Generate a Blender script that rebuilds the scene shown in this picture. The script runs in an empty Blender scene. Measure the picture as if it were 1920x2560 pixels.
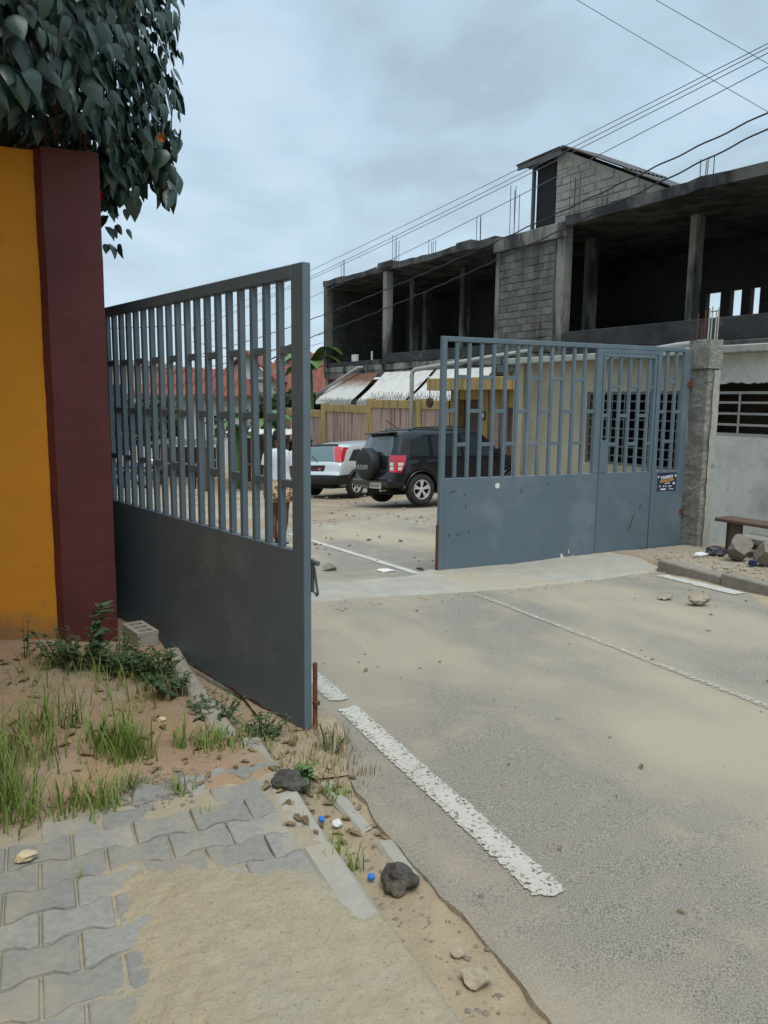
import bpy, bmesh, math, random
from mathutils import Vector, Matrix, noise, geometry
from math import sin, cos, pi, radians
rnd = random.Random(11)
S = bpy.context.scene
C = S.collection
# ------------------------------------------------------------------ camera, sky, sun, exposure
cam = bpy.data.objects.new('camera', bpy.data.cameras.new('camera'))
C.objects.link(cam); S.camera = cam
cam.data.sensor_fit = 'VERTICAL'; cam.data.sensor_height = 36.0
cam.data.lens = 36.0*1924/2560
cam.data.clip_start = .05; cam.data.clip_end = 2000
cam.matrix_world = Matrix.Translation((0, 0, 1.5)) @ Matrix.Rotation(pi/2-radians(8.25), 4, 'X') @ Matrix.Rotation(radians(.6), 4, 'Z')
S.render.resolution_x = 768; S.render.resolution_y = 1024
S.view_settings.view_transform = 'Standard'; S.view_settings.look = 'None'
S.view_settings.exposure = 0.55; S.view_settings.gamma = 1.0
SUN_DIR = Vector((.12, -.42, .90)).normalized()
sl = bpy.data.lights.new('sun', 'SUN'); sl.energy = 1.5; sl.angle = radians(28); sl.color = (1, .955, .89)
sun = bpy.data.objects.new('sun', sl); C.objects.link(sun)
sun.rotation_euler = SUN_DIR.to_track_quat('Z', 'Y').to_euler()
world = bpy.data.worlds.new('World'); S.world = world; world.use_nodes = True
def sky():
    nt = world.node_tree; N = nt.nodes; L = nt.links; N.clear()
    out = N.new('ShaderNodeOutputWorld'); bg = N.new('ShaderNodeBackground')
    st = N.new('ShaderNodeTexSky'); st.sky_type = 'NISHITA'; st.sun_disc = False
    st.sun_elevation = math.asin(SUN_DIR.z); st.sun_rotation = math.atan2(SUN_DIR.x, SUN_DIR.y)
    tc = N.new('ShaderNodeTexCoord'); sep = N.new('ShaderNodeSeparateXYZ'); L.new(tc.outputs['Generated'], sep.inputs[0])
    zz = N.new('ShaderNodeMath'); zz.operation = 'MAXIMUM'; zz.inputs[1].default_value = .0; L.new(sep.outputs[2], zz.inputs[0])
    za = N.new('ShaderNodeMath'); za.operation = 'ADD'; za.inputs[1].default_value = .16; L.new(zz.outputs[0], za.inputs[0])
    dv = N.new('ShaderNodeVectorMath'); dv.operation = 'DIVIDE'; L.new(tc.outputs['Generated'], dv.inputs[0])
    cb = N.new('ShaderNodeCombineXYZ')
    for i in range(2): L.new(za.outputs[0], cb.inputs[i])
    cb.inputs[2].default_value = 1.0; L.new(cb.outputs[0], dv.inputs[1])
    n1 = N.new('ShaderNodeTexNoise'); n1.inputs['Scale'].default_value = 1.9; n1.inputs['Detail'].default_value = 7; n1.inputs['Roughness'].default_value = .52
    n1.inputs['Distortion'].default_value = .25
    mp = N.new('ShaderNodeMapping'); mp.inputs['Location'].default_value = (5.3, 2.2, 0); mp.inputs['Scale'].default_value = (1.0, .8, 1)
    L.new(dv.outputs[0], mp.inputs[0]); L.new(mp.outputs[0], n1.inputs['Vector'])
    r = N.new('ShaderNodeValToRGB'); L.new(n1.outputs[0], r.inputs[0])
    e = r.color_ramp.elements
    e[0].position = .36; e[0].color = (.315, .405, .47, 1)
    e[1].position = .51; e[1].color = (.375, .50, .595, 1)
    e2 = e.new(.66); e2.color = (.46, .57, .67, 1)
    # whiter towards the horizon
    hz = N.new('ShaderNodeMapRange'); hz.inputs[1].default_value = .0; hz.inputs[2].default_value = .34; hz.inputs[3].default_value = .55; hz.inputs[4].default_value = 0.0
    L.new(sep.outputs[2], hz.inputs[0])
    mh = N.new('ShaderNodeMixRGB'); L.new(hz.outputs[0], mh.inputs[0]); L.new(r.outputs[0], mh.inputs[1]); mh.inputs[2].default_value = (.50, .605, .68, 1)
    sc = N.new('ShaderNodeMixRGB'); sc.blend_type = 'MULTIPLY'; sc.inputs[0].default_value = 1; sc.inputs[2].default_value = (.07, .07, .07, 1)
    L.new(st.outputs[0], sc.inputs[1])
    mx = N.new('ShaderNodeMixRGB'); mx.inputs[0].default_value = .86
    L.new(sc.outputs[0], mx.inputs[1]); L.new(mh.outputs[0], mx.inputs[2])
    ov = N.new('ShaderNodeMapRange'); ov.inputs[1].default_value = .40; ov.inputs[2].default_value = 1.; ov.inputs[3].default_value = 1.; ov.inputs[4].default_value = 1.9   # overcast dome, brighter overhead
    L.new(sep.outputs[2], ov.inputs[0]); L.new(mx.outputs[0], bg.inputs[0]); L.new(ov.outputs[0], bg.inputs[1])
    L.new(bg.outputs[0], out.inputs[0])
sky()
# ------------------------------------------------------------------ helpers
TX, TY = cos(radians(24.3)), sin(radians(24.3))       # lateral direction of the road
def W(s, a): return (TX*s-TY*a, TY*s+TX*a)            # (right of the road axis, along the road) -> x, y
def SA(x, y): return (TX*x+TY*y, -TY*x+TX*y)
def sp(t, w): return w*math.log1p(math.exp(max(-40, min(40, t/w))))
def G(x, y):
    a = SA(x, y)[1]
    return -.03*a-.04*sp(a-6, .6)+.07*sp(a-32, 1.)
def Gs(s, a): return G(*W(s, a))
def sstep(a, b, t):
    t = max(0, min(1, (t-a)/(b-a))); return t*t*(3-2*t)
def fbm(x, y, z=0, o=4): return noise.fractal(Vector((x, y, z)), 1.0, 2.0, o)
class MB:
    def __init__(s): s.v = []; s.f = []; s.uv = None
    def add(s, vs, fs):
        b = len(s.v); s.v += [tuple(v) for v in vs]; s.f += [tuple(b+i for i in f) for f in fs]; return s
    def box(s, x0, x1, y0, y1, z0, z1, M=None):
        v = [(x0, y0, z0), (x1, y0, z0), (x1, y1, z0), (x0, y1, z0), (x0, y0, z1), (x1, y0, z1), (x1, y1, z1), (x0, y1, z1)]
        if M: v = [tuple(M @ Vector(p)) for p in v]
        return s.add(v, [(3, 2, 1, 0), (4, 5, 6, 7), (0, 1, 5, 4), (1, 2, 6, 5), (2, 3, 7, 6), (3, 0, 4, 7)])
    def bbox(s, x0, x1, y0, y1, z0, z1, b=.01, M=None):   # bevelled box
        xs, ys, zs = (x0, x1), (y0, y1), (z0, z1); vs = []; idx = {}
        for i in (0, 1):
            for j in (0, 1):
                for k in (0, 1):
                    sx, sy, sz = (1-2*i)*b, (1-2*j)*b, (1-2*k)*b
                    for ax, p in enumerate(((xs[i], ys[j]+sy, zs[k]+sz), (xs[i]+sx, ys[j], zs[k]+sz), (xs[i]+sx, ys[j]+sy, zs[k]))):
                        idx[i, j, k, ax] = len(vs); vs.append(p)
        F = []
        for i in (0, 1):
            q = [idx[i, 0, 0, 0], idx[i, 1, 0, 0], idx[i, 1, 1, 0], idx[i, 0, 1, 0]]; F.append(q if i else q[::-1])
            q = [idx[0, i, 0, 1], idx[0, i, 1, 1], idx[1, i, 1, 1], idx[1, i, 0, 1]]; F.append(q if i else q[::-1])
            q = [idx[0, 0, i, 2], idx[1, 0, i, 2], idx[1, 1, i, 2], idx[0, 1, i, 2]]; F.append(q if i else q[::-1])
        for i in (0, 1):
            for j in (0, 1):
                def fl(q, c): F.append(q if c else q[::-1])
                fl([idx[i, j, 0, 0], idx[i, j, 1, 0], idx[i, j, 1, 1], idx[i, j, 0, 1]], (i+j) % 2)
                fl([idx[i, 0, j, 0], idx[i, 1, j, 0], idx[i, 1, j, 2], idx[i, 0, j, 2]], (i+j+1) % 2)
                fl([idx[0, i, j, 1], idx[1, i, j, 1], idx[1, i, j, 2], idx[0, i, j, 2]], (i+j) % 2)
                for k in (0, 1): fl([idx[i, j, k, 0], idx[i, j, k, 1], idx[i, j, k, 2]], (i+j+k) % 2)
        if M: vs = [tuple(M @ Vector(p)) for p in vs]
        return s.add(vs, F)
    def tube(s, pts, r, n=6, cap=True):
        pts = [Vector(p) for p in pts]; rs = r if isinstance(r, (list, tuple)) else [r]*len(pts)
        vs = []; up = None
        for i, p in enumerate(pts):
            d = (pts[min(i+1, len(pts)-1)]-pts[max(i-1, 0)])
            d = d.normalized() if d.length > 1e-9 else Vector((0, 0, 1))
            if up is None: up = Vector((0, 0, 1)) if abs(d.z) < .9 else Vector((1, 0, 0))
            a = d.cross(up)
            if a.length < 1e-6: a = d.cross(Vector((.3, 1, .2)))
            a.normalize(); b = a.cross(d).normalized(); up = b
            for k in range(n):
                t = 2*pi*k/n; vs.append(p+(a*cos(t)+b*sin(t))*rs[i])
        fs = [(i*n+k, i*n+(k+1) % n, (i+1)*n+(k+1) % n, (i+1)*n+k) for i in range(len(pts)-1) for k in range(n)]
        if cap: fs += [tuple(range(n))[::-1], tuple((len(pts)-1)*n+k for k in range(n))]
        return s.add(vs, fs)
    def prism(s, poly, z0, z1, M=None):
        n = len(poly); v = [(x, y, z0) for x, y in poly]+[(x, y, z1) for x, y in poly]
        if M: v = [tuple(M @ Vector(p)) for p in v]
        return s.add(v, [tuple(range(n))[::-1], tuple(range(n, 2*n))]+[(i, (i+1) % n, n+(i+1) % n, n+i) for i in range(n)])
    def lathe(s, prof, n=24, axis='Z', M=None):
        vs = []
        for r, h in prof:
            for k in range(n):
                t = 2*pi*k/n
                vs.append((r*cos(t), r*sin(t), h) if axis == 'Z' else (r*cos(t), h, r*sin(t)))
        if M: vs = [tuple(M @ Vector(p)) for p in vs]
        return s.add(vs, [(i*n+k, i*n+(k+1) % n, (i+1)*n+(k+1) % n, (i+1)*n+k) for i in range(len(prof)-1) for k in range(n)])
    def grid(s, nx, ny, fn):
        vs = [fn(i/nx, j/ny) for j in range(ny+1) for i in range(nx+1)]
        return s.add(vs, [(j*(nx+1)+i, j*(nx+1)+i+1, (j+1)*(nx+1)+i+1, (j+1)*(nx+1)+i) for j in range(ny) for i in range(nx)])
    def mesh(s, name, m, smooth=False, norm=False):
        me = bpy.data.meshes.new(name); me.from_pydata(s.v, [], s.f)
        if norm:
            bm = bmesh.new(); bm.from_mesh(me); bmesh.ops.recalc_face_normals(bm, faces=bm.faces); bm.to_mesh(me); bm.free()
        if m: me.materials.append(m)
        if smooth: me.polygons.foreach_set('use_smooth', [True]*len(me.polygons))
        me.update(); return me
    def build(s, name, m, parent=None, smooth=False, norm=False):
        return link(name, s.mesh(name, m, smooth, norm), parent)
def link(name, me, parent=None, loc=None, rz=None):
    o = bpy.data.objects.new(name, me); C.objects.link(o); o.parent = parent
    if loc is not None: o.location = loc
    if rz is not None: o.rotation_euler = (0, 0, rz)
    return o
def tag(o, label=None, cat=None, group=None, kind=None):
    if label: o['label'] = label
    if cat: o['category'] = cat
    if group: o['group'] = group
    if kind: o['kind'] = kind
    return o
def thing(name, label, cat, loc=(0, 0, 0), rz=0, group=None):
    o = bpy.data.objects.new(name, None); C.objects.link(o); o.empty_display_size = .1
    o.location = loc; o.rotation_euler = (0, 0, rz)
    return tag(o, label, cat, group)
def text_mesh(body, size, m, extrude=.002, align='CENTER', bold=0.0):
    cu = bpy.data.curves.new('lettering', 'FONT'); cu.body = body; cu.size = size; cu.extrude = extrude; cu.align_x = align; cu.align_y = 'CENTER'
    cu.offset = bold; cu.resolution_u = 3
    o = bpy.data.objects.new('lettering', cu); C.objects.link(o)
    bpy.context.view_layer.update()
    me = bpy.data.meshes.new_from_object(o.evaluated_get(bpy.context.evaluated_depsgraph_get()))
    bpy.data.objects.remove(o); bpy.data.curves.remove(cu)
    me.materials.clear(); me.materials.append(m); return me
def lettering(name, body, size, m, parent, M, extrude=.002, sx=1.0, bold=0.0):
    me = text_mesh(body, size, m, extrude, bold=bold); me.transform(M @ Matrix.Diagonal((sx, 1, 1, 1)))
    return link(name, me, parent)
# ------------------------------------------------------------------ materials
def mat(name, c1, c2=None, sc=4., rough=.85, bump=0., bsc=60., c3=None, sc3=1., t3=(.5, .62), c4=None, sc4=8., t4=(.55, .7),
        stretch=None, st3=None, metal=0., spec=.4, rand=0., coat=0., local=False, bdist=.01, pos=(.3, .7), detail=6, sub=0., objrand=0., b2=None):
    m = bpy.data.materials.new(name); m.use_nodes = True; nt = m.node_tree; N = nt.nodes; L = nt.links
    p = N['Principled BSDF']; p.inputs['Roughness'].default_value = rough; p.inputs['Metallic'].default_value = metal
    p.inputs['Specular IOR Level'].default_value = spec; p.inputs['Coat Weight'].default_value = coat; p.inputs['Coat Roughness'].default_value = .06
    if local: src = N.new('ShaderNodeTexCoord').outputs['Object']
    else: src = N.new('ShaderNodeNewGeometry').outputs['Position']
    if objrand:
        oi = N.new('ShaderNodeObjectInfo'); ad = N.new('ShaderNodeVectorMath'); ad.operation = 'ADD'
        ml = N.new('ShaderNodeMath'); ml.operation = 'MULTIPLY'; ml.inputs[1].default_value = objrand; L.new(oi.outputs['Random'], ml.inputs[0])
        L.new(src, ad.inputs[0]); L.new(ml.outputs[0], ad.inputs[1]); src = ad.outputs[0]
    def vec(st):
        if not st: return src
        mp = N.new('ShaderNodeMapping'); mp.vector_type = 'TEXTURE' if len(st) > 3 else 'POINT'; mp.inputs['Scale'].default_value = st[:3]; mp.inputs['Rotation'].default_value[2] = st[3] if len(st) > 3 else 0; mp.inputs['Location'].default_value = st[4] if len(st) > 4 else (0, 0, 0); L.new(src, mp.inputs[0]); return mp.outputs[0]
    def nz(scale, st=None, d=detail, ro=.6):
        n = N.new('ShaderNodeTexNoise'); n.inputs['Scale'].default_value = scale; n.inputs['Detail'].default_value = d; n.inputs['Roughness'].default_value = ro
        L.new(vec(st), n.inputs['Vector']); return n.outputs[0]
    def rampf(f, a, b):
        r = N.new('ShaderNodeMapRange'); r.inputs[1].default_value = a; r.inputs[2].default_value = b; L.new(f, r.inputs[0]); return r.outputs[0]
    def mix(f, a, b):
        x = N.new('ShaderNodeMixRGB'); L.new(f, x.inputs[0])
        for i, c in ((1, a), (2, b)):
            if isinstance(c, tuple): x.inputs[i].default_value = (*c[:3], 1)
            else: L.new(c, x.inputs[i])
        return x.outputs[0]
    col = c1
    if c2: col = mix(rampf(nz(sc, stretch), *pos), c1, c2)
    if c3: col = mix(rampf(nz(sc3, st3), *t3), col, c3)
    if c4: col = mix(rampf(nz(sc4), *t4), col, c4)
    if rand:
        oi = N.new('ShaderNodeObjectInfo'); hs = N.new('ShaderNodeHueSaturation'); mr = N.new('ShaderNodeMapRange')
        mr.inputs[3].default_value = 1-rand; mr.inputs[4].default_value = 1+rand
        L.new(oi.outputs['Random'], mr.inputs[0]); L.new(mr.outputs[0], hs.inputs['Value'])
        if isinstance(col, tuple): hs.inputs['Color'].default_value = (*col[:3], 1)
        else: L.new(col, hs.inputs['Color'])
        col = hs.outputs[0]
    if isinstance(col, tuple): p.inputs['Base Color'].default_value = (*col[:3], 1)
    else: L.new(col, p.inputs['Base Color'])
    if bump:
        h = nz(bsc, None, 5, .65)
        if b2:
            h2 = nz(b2[0], None, 4, .6); ad = N.new('ShaderNodeMath'); ad.operation = 'MULTIPLY_ADD'; ad.inputs[1].default_value = b2[1]
            L.new(h2, ad.inputs[0]); L.new(h, ad.inputs[2]); h = ad.outputs[0]
        b = N.new('ShaderNodeBump'); b.inputs['Strength'].default_value = bump; b.inputs['Distance'].default_value = bdist
        L.new(h, b.inputs['Height']); L.new(b.outputs[0], p.inputs['Normal'])
    if sub: p.inputs['Subsurface Weight'].default_value = sub
    return m
def worn_paint(name, col, cover, sc=26):
    m = mat(name, col, tuple(c*.8 for c in col), sc=9, rough=.8, bump=.4, bsc=160)
    nt = m.node_tree; N = nt.nodes; L = nt.links; p = N['Principled BSDF']; out = N['Material Output']
    g = N.new('ShaderNodeNewGeometry'); n = N.new('ShaderNodeTexNoise'); n.inputs['Scale'].default_value = sc; n.inputs['Detail'].default_value = 8; n.inputs['Roughness'].default_value = .72
    L.new(g.outputs['Position'], n.inputs['Vector'])
    at = N.new('ShaderNodeAttribute'); at.attribute_name = 'edge'
    ad = N.new('ShaderNodeMath'); ad.operation = 'MULTIPLY_ADD'; ad.inputs[1].default_value = .34
    L.new(at.outputs['Fac'], ad.inputs[0]); L.new(n.outputs[0], ad.inputs[2])
    r = N.new('ShaderNodeMapRange'); r.inputs[1].default_value = cover; r.inputs[2].default_value = cover+.05; L.new(ad.outputs[0], r.inputs[0])
    tr = N.new('ShaderNodeBsdfTransparent'); mx = N.new('ShaderNodeMixShader')
    L.new(r.outputs[0], mx.inputs[0]); L.new(p.outputs[0], mx.inputs[1]); L.new(tr.outputs[0], mx.inputs[2]); L.new(mx.outputs[0], out.inputs[0])
    return m
M_ = {}
def MM():
    d = M_
    d['asphalt'] = mat('asphalt', (.10, .091, .077), (.345, .308, .25), sc=210, detail=3, pos=(.34, .58), rough=.95, bump=.7, bsc=170, c3=(.40, .338, .245), sc3=.8, t3=(.42, .64), st3=(1., 2.2, 1., radians(24.3), (1.1, -1.6, 0)), c4=(.40, .33, .235), sc4=2.4, t4=(.52, .85), bdist=.006, b2=(60, .6))
    d['dirt'] = mat('dirt', (.36, .27, .175), (.27, .20, .135), sc=1.4, rough=.97, bump=.6, bsc=34, c3=(.36, .315, .25), sc3=.5, t3=(.45, .6), c4=(.22, .18, .14), sc4=9, t4=(.58, .75), bdist=.03)
    d['soil'] = mat('soil', (.40, .27, .165), (.31, .21, .13), sc=3.2, rough=.97, bump=.8, bsc=60, c3=(.38, .31, .215), sc3=1.6, t3=(.47, .65), c4=(.13, .10, .068), sc4=42, t4=(.62, .72), bdist=.012, b2=(14, 1.2))
    d['sand'] = mat('sand', (.43, .365, .25), (.36, .302, .205), sc=14, rough=.97, bump=.8, bsc=150, c4=(.20, .165, .11), sc4=95, t4=(.60, .70), bdist=.007, b2=(30, 1.4), c3=(.38, .345, .27), sc3=2.2, t3=(.5, .65))
    d['gutter'] = mat('gutter', (.42, .33, .215), (.33, .26, .17), sc=7, rough=.97, bump=.7, bsc=90, c4=(.14, .11, .08), sc4=55, t4=(.62, .74), bdist=.012, b2=(18, 1.2))
    d['paver'] = mat('paver', (.225, .222, .20), (.30, .292, .26), sc=45, rough=.92, bump=.6, bsc=130, c3=(.37, .325, .24), sc3=5, t3=(.48, .72), rand=.10, bdist=.004)
    d['kerb'] = mat('kerb', (.30, .29, .25), (.385, .36, .30), sc=12, rough=.92, bump=.4, bsc=120, c3=(.40, .33, .23), sc3=4, t3=(.52, .7), rand=.08, bdist=.005)
    d['kerb_dark'] = mat('kerb_dark', (.19, .165, .135), (.28, .245, .195), sc=10, rough=.93, bump=.4, bsc=90, rand=.1)
    d['concrete'] = mat('concrete', (.325, .30, .245), (.40, .375, .315), sc=5, rough=.9, bump=.5, bsc=70, c3=(.40, .335, .24), sc3=.8, t3=(.52, .66), bdist=.008, c4=(.25, .22, .18), sc4=22, t4=(.64, .72))
    d['rough_concrete'] = mat('rough_concrete', (.20, .195, .165), (.38, .365, .315), sc=16, rough=.95, bump=1., bsc=38, c3=(.12, .118, .10), sc3=4, t3=(.55, .74), bdist=.03)
    d['plaster_edge'] = mat('plaster_edge', (.42, .42, .37), (.33, .33, .29), sc=9, rough=.9, bump=.4, bsc=50, c4=(.16, .15, .13), sc4=18, t4=(.62, .72))
    d['plaster'] = mat('plaster', (.60, .60, .54), (.67, .67, .61), sc=2.2, rough=.92, bump=.3, bsc=60, c3=(.42, .41, .37), sc3=1.3, t3=(.52, .72), c4=(.48, .48, .44), sc4=12)
    d['beige_plaster'] = mat('beige_plaster', (.40, .35, .26), (.33, .29, .215), sc=2, rough=.92, bump=.25, bsc=60, c3=(.24, .205, .155), sc3=2.4, t3=(.55, .75), st3=(1, 1, .4))
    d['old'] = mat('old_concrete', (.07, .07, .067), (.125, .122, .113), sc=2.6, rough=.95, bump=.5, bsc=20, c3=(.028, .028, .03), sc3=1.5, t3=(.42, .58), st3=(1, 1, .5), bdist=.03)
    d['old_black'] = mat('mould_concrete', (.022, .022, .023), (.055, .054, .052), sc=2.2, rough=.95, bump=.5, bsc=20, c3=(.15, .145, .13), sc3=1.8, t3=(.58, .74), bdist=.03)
    d['old_light'] = mat('bare_concrete', (.255, .25, .215), (.19, .19, .17), sc=3, rough=.95, bump=.4, bsc=24, c3=(.038, .038, .038), sc3=1.6, t3=(.44, .60), st3=(1, 1, .3))
    d['block'] = mat('concrete_block', (.165, .16, .14), (.105, .103, .092), sc=6, rough=.95, bump=.6, bsc=40, c3=(.05, .05, .046), sc3=.9, t3=(.45, .60), st3=(1.3, 1.3, .22), rand=.2)
    d['block_dark'] = mat('dark_block', (.06, .058, .054), (.035, .034, .033), sc=5, rough=.95, bump=.6, bsc=40, c3=(.03, .03, .03), sc3=.8, t3=(.48, .62), rand=.15)  # darker block for the inside walls of the upper floor
    d['mortar'] = mat('mortar', (.10, .098, .088), (.15, .145, .13), sc=8, rough=.97, bump=.5, bsc=50)
    d['mortar_light'] = mat('pale_mortar', (.13, .127, .112), (.085, .083, .075), sc=4, rough=.97, bump=.5, bsc=40, c3=(.05, .05, .046), sc3=.9, t3=(.45, .60), st3=(1.3, 1.3, .22))
    d['stair_block'] = mat('grey_block', (.33, .32, .27), (.265, .26, .225), sc=4, rough=.95, bump=.5, bsc=40, c3=(.19, .185, .165), sc3=1.2, t3=(.55, .7), rand=.1)
    d['pink'] = mat('stained_pink_wall', (.44, .30, .235), (.37, .25, .20), sc=3, rough=.93, bump=.2, bsc=40, c3=(.10, .065, .055), sc3=3.2, t3=(.50, .66), st3=(2.2, 2.2, .09))
    d['yellow'] = mat('ochre_trim', (.42, .285, .105), (.35, .24, .10), sc=3, rough=.88, bump=.2, bsc=40, c3=(.13, .095, .05), sc3=3.6, t3=(.50, .70), st3=(2., 2., .14))
    d['awning'] = mat('awning_sheet', (.66, .645, .59), (.56, .545, .49), sc=3, rough=.7, bump=.12, bsc=18, c3=(.34, .30, .25), sc3=1.6, t3=(.58, .75))
    d['rust_awning'] = mat('rusty_awning_sheet', (.55, .54, .49), (.45, .40, .34), sc=2.2, rough=.75, bump=.12, bsc=18, c3=(.235, .115, .06), sc3=1., t3=(.42, .56))
    m = d['rust_awning']; N = m.node_tree.nodes; L = m.node_tree.links; ng = N.new('ShaderNodeNewGeometry'); sx = N.new('ShaderNodeSeparateXYZ'); L.new(ng.outputs['Position'], sx.inputs[0])
    nn = N.new('ShaderNodeTexNoise'); nn.inputs['Scale'].default_value = 5.; nn.inputs['Detail'].default_value = 6; L.new(ng.outputs['Position'], nn.inputs['Vector'])
    ma = N.new('ShaderNodeMath'); ma.operation = 'MULTIPLY_ADD'; ma.inputs[1].default_value = .5; L.new(nn.outputs[0], ma.inputs[0]); L.new(sx.outputs[2], ma.inputs[2])
    mr = N.new('ShaderNodeMapRange'); mr.inputs[1].default_value = 2.15; mr.inputs[2].default_value = 2.55; L.new(ma.outputs[0], mr.inputs[0])
    mx = N.new('ShaderNodeMixRGB'); mx.inputs[1].default_value = (.52, .51, .46, 1); mx.inputs[2].default_value = (.16, .075, .04, 1); L.new(mr.outputs[0], mx.inputs[0]); L.new(mx.outputs[0], N['Principled BSDF'].inputs['Base Color'])
    d['ochre_wall'] = mat('ochre_paint', (.68, .285, .018), (.60, .25, .015), sc=1.6, rough=.75, bump=.25, bsc=90, c4=(.50, .215, .02), sc4=7, t4=(.6, .8), c3=(.36, .165, .03), sc3=20, t3=(.7, .8), bdist=.006, b2=(12, .7))
    m = d['ochre_wall']; N = m.node_tree.nodes; L = m.node_tree.links; bc = N['Principled BSDF'].inputs['Base Color']; old = bc.links[0].from_socket   # mud splashed on the foot of the wall
    ng = N.new('ShaderNodeNewGeometry'); sx = N.new('ShaderNodeSeparateXYZ'); L.new(ng.outputs['Position'], sx.inputs[0])
    nn = N.new('ShaderNodeTexNoise'); nn.inputs['Scale'].default_value = 7.; nn.inputs['Detail'].default_value = 8; nn.inputs['Roughness'].default_value = .7; L.new(ng.outputs['Position'], nn.inputs['Vector'])
    ma = N.new('ShaderNodeMath'); ma.operation = 'MULTIPLY_ADD'; ma.inputs[1].default_value = -.5; L.new(nn.outputs[0], ma.inputs[0]); L.new(sx.outputs[2], ma.inputs[2])
    mr = N.new('ShaderNodeMapRange'); mr.inputs[1].default_value = -.20; mr.inputs[2].default_value = -.02; mr.inputs[3].default_value = .85; mr.inputs[4].default_value = 0; L.new(ma.outputs[0], mr.inputs[0])
    mx = N.new('ShaderNodeMixRGB'); mx.inputs[2].default_value = (.25, .165, .085, 1); L.new(old, mx.inputs[1]); L.new(mr.outputs[0], mx.inputs[0]); L.new(mx.outputs[0], bc)
    d['maroon'] = mat('maroon_paint', (.105, .026, .026), (.125, .034, .034), sc=2, rough=.6, bump=.25, bsc=90, c3=(.085, .026, .03), sc3=3, t3=(.5, .7), bdist=.006, b2=(9, .8))
    d['gate'] = mat('blue_grey_paint', (.100, .140, .165), (.118, .160, .187), sc=3, rough=.55, bump=.1, bsc=50, c3=(.18, .21, .235), sc3=1.6, t3=(.55, .75), c4=(.085, .085, .085), sc4=15, t4=(.70, .745), spec=.35)
    d['gate_dark'] = mat('grey_primer_paint', (.075, .08, .088), (.09, .094, .10), sc=3, rough=.55, bump=.1, bsc=50, c4=(.05, .042, .038), sc4=9, t4=(.62, .74), spec=.35)
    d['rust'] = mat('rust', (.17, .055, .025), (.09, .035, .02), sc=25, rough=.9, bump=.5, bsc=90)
    d['steel'] = mat('dull_steel', (.16, .165, .17), (.10, .10, .10), sc=14, rough=.5, metal=.6)
    d['rebar'] = mat('rebar', (.10, .08, .07), (.06, .05, .045), sc=10, rough=.8)
    d['dark'] = mat('dark_void', (.02, .02, .022), rough=.95)
    d['white'] = worn_paint('road_paint', (.56, .53, .455), .59, 60)
    d['white_faint'] = worn_paint('faded_road_paint', (.52, .475, .385), .515, 60)
    d['white_dusty'] = worn_paint('dusty_road_paint', (.56, .54, .47), .66)
    d['pipe'] = mat('grey_pipe', (.36, .36, .34), (.29, .29, .27), sc=6, rough=.6)
    d['wood'] = mat('brown_wood', (.10, .062, .045), (.145, .095, .07), sc=4, stretch=(3, 14, 14), rough=.8, bump=.3, bsc=40)
    d['wood_grey'] = mat('weathered_wood', (.235, .215, .19), (.30, .275, .245), sc=4, stretch=(2, 16, 16), rough=.85, bump=.3, bsc=40)
    d['stone'] = mat('stone', (.42, .36, .26), (.26, .215, .15), sc=18, rough=.95, bump=.6, bsc=60, objrand=7)
    d['grey_stone'] = mat('grey_stone', (.24, .215, .18), (.17, .15, .125), sc=9, rough=.95, bump=.5, bsc=50, objrand=7)
    d['black_rock'] = mat('tar_lump', (.045, .042, .038), (.10, .09, .075), sc=24, rough=.95, bump=1., bsc=45, c3=(.17, .145, .105), sc3=9, t3=(.55, .7))
    d['leaf'] = mat('dark_leaf', (.014, .033, .022), (.032, .064, .042), sc=9, rough=.36, spec=.6, rand=.45, bump=.15, bsc=30)
    d['leaf_young'] = mat('yellowing_leaf', (.10, .12, .03), (.07, .10, .03), sc=3, rough=.5)
    d['bark'] = mat('bark', (.10, .08, .06), (.06, .05, .04), sc=12, rough=.95, bump=.6, bsc=40)
    d['grass'] = mat('grass', (.125, .20, .035), (.20, .255, .06), sc=3, rough=.6, spec=.3)
    d['litter'] = mat('dead_leaf', (.27, .20, .11), (.16, .11, .065), sc=14, rough=.9)
    d['grass_dry'] = mat('dry_grass', (.24, .19, .09), (.15, .14, .06), sc=6, rough=.8)
    d['weed'] = mat('weed_leaf', (.045, .085, .035), (.07, .115, .045), sc=6, rough=.55, rand=.1)
    d['herb'] = mat('herb_leaf', (.085, .17, .045), (.12, .20, .06), sc=6, rough=.5)
    d['banana'] = mat('banana_leaf', (.07, .145, .03), (.11, .19, .045), sc=1.5, rough=.45, spec=.5)
    d['hedge'] = mat('far_foliage', (.028, .055, .024), (.05, .085, .034), sc=1.2, rough=.7)
    d['tile'] = mat('red_tile_roof', (.24, .078, .048), (.17, .06, .04), sc=2.5, rough=.85, c3=(.16, .075, .05), sc3=1.2, t3=(.56, .72), bump=.3, bsc=12)
    d['house_white'] = mat('white_house_wall', (.60, .60, .56), (.54, .53, .49), sc=1, rough=.9, c3=(.40, .38, .34), sc3=.7, t3=(.58, .75))
    d['house_cream'] = mat('cream_house_wall', (.46, .38, .28), (.40, .33, .25), sc=1, rough=.9)
    d['black_plastic'] = mat('black_plastic', (.018, .018, .019), rough=.6)
    d['rubber'] = mat('rubber', (.016, .016, .016), (.03, .028, .026), sc=20, rough=.85, c3=(.075, .062, .045), sc3=9, t3=(.55, .75))
    d['alloy'] = mat('alloy', (.58, .59, .58), rough=.35, metal=.25)
    d['alloy_dark'] = mat('wheel_well', (.01, .01, .01), rough=.9)
    d['paint_black'] = mat('black_car_paint', (.006, .0065, .009), rough=.5, coat=.85, spec=.2)
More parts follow.
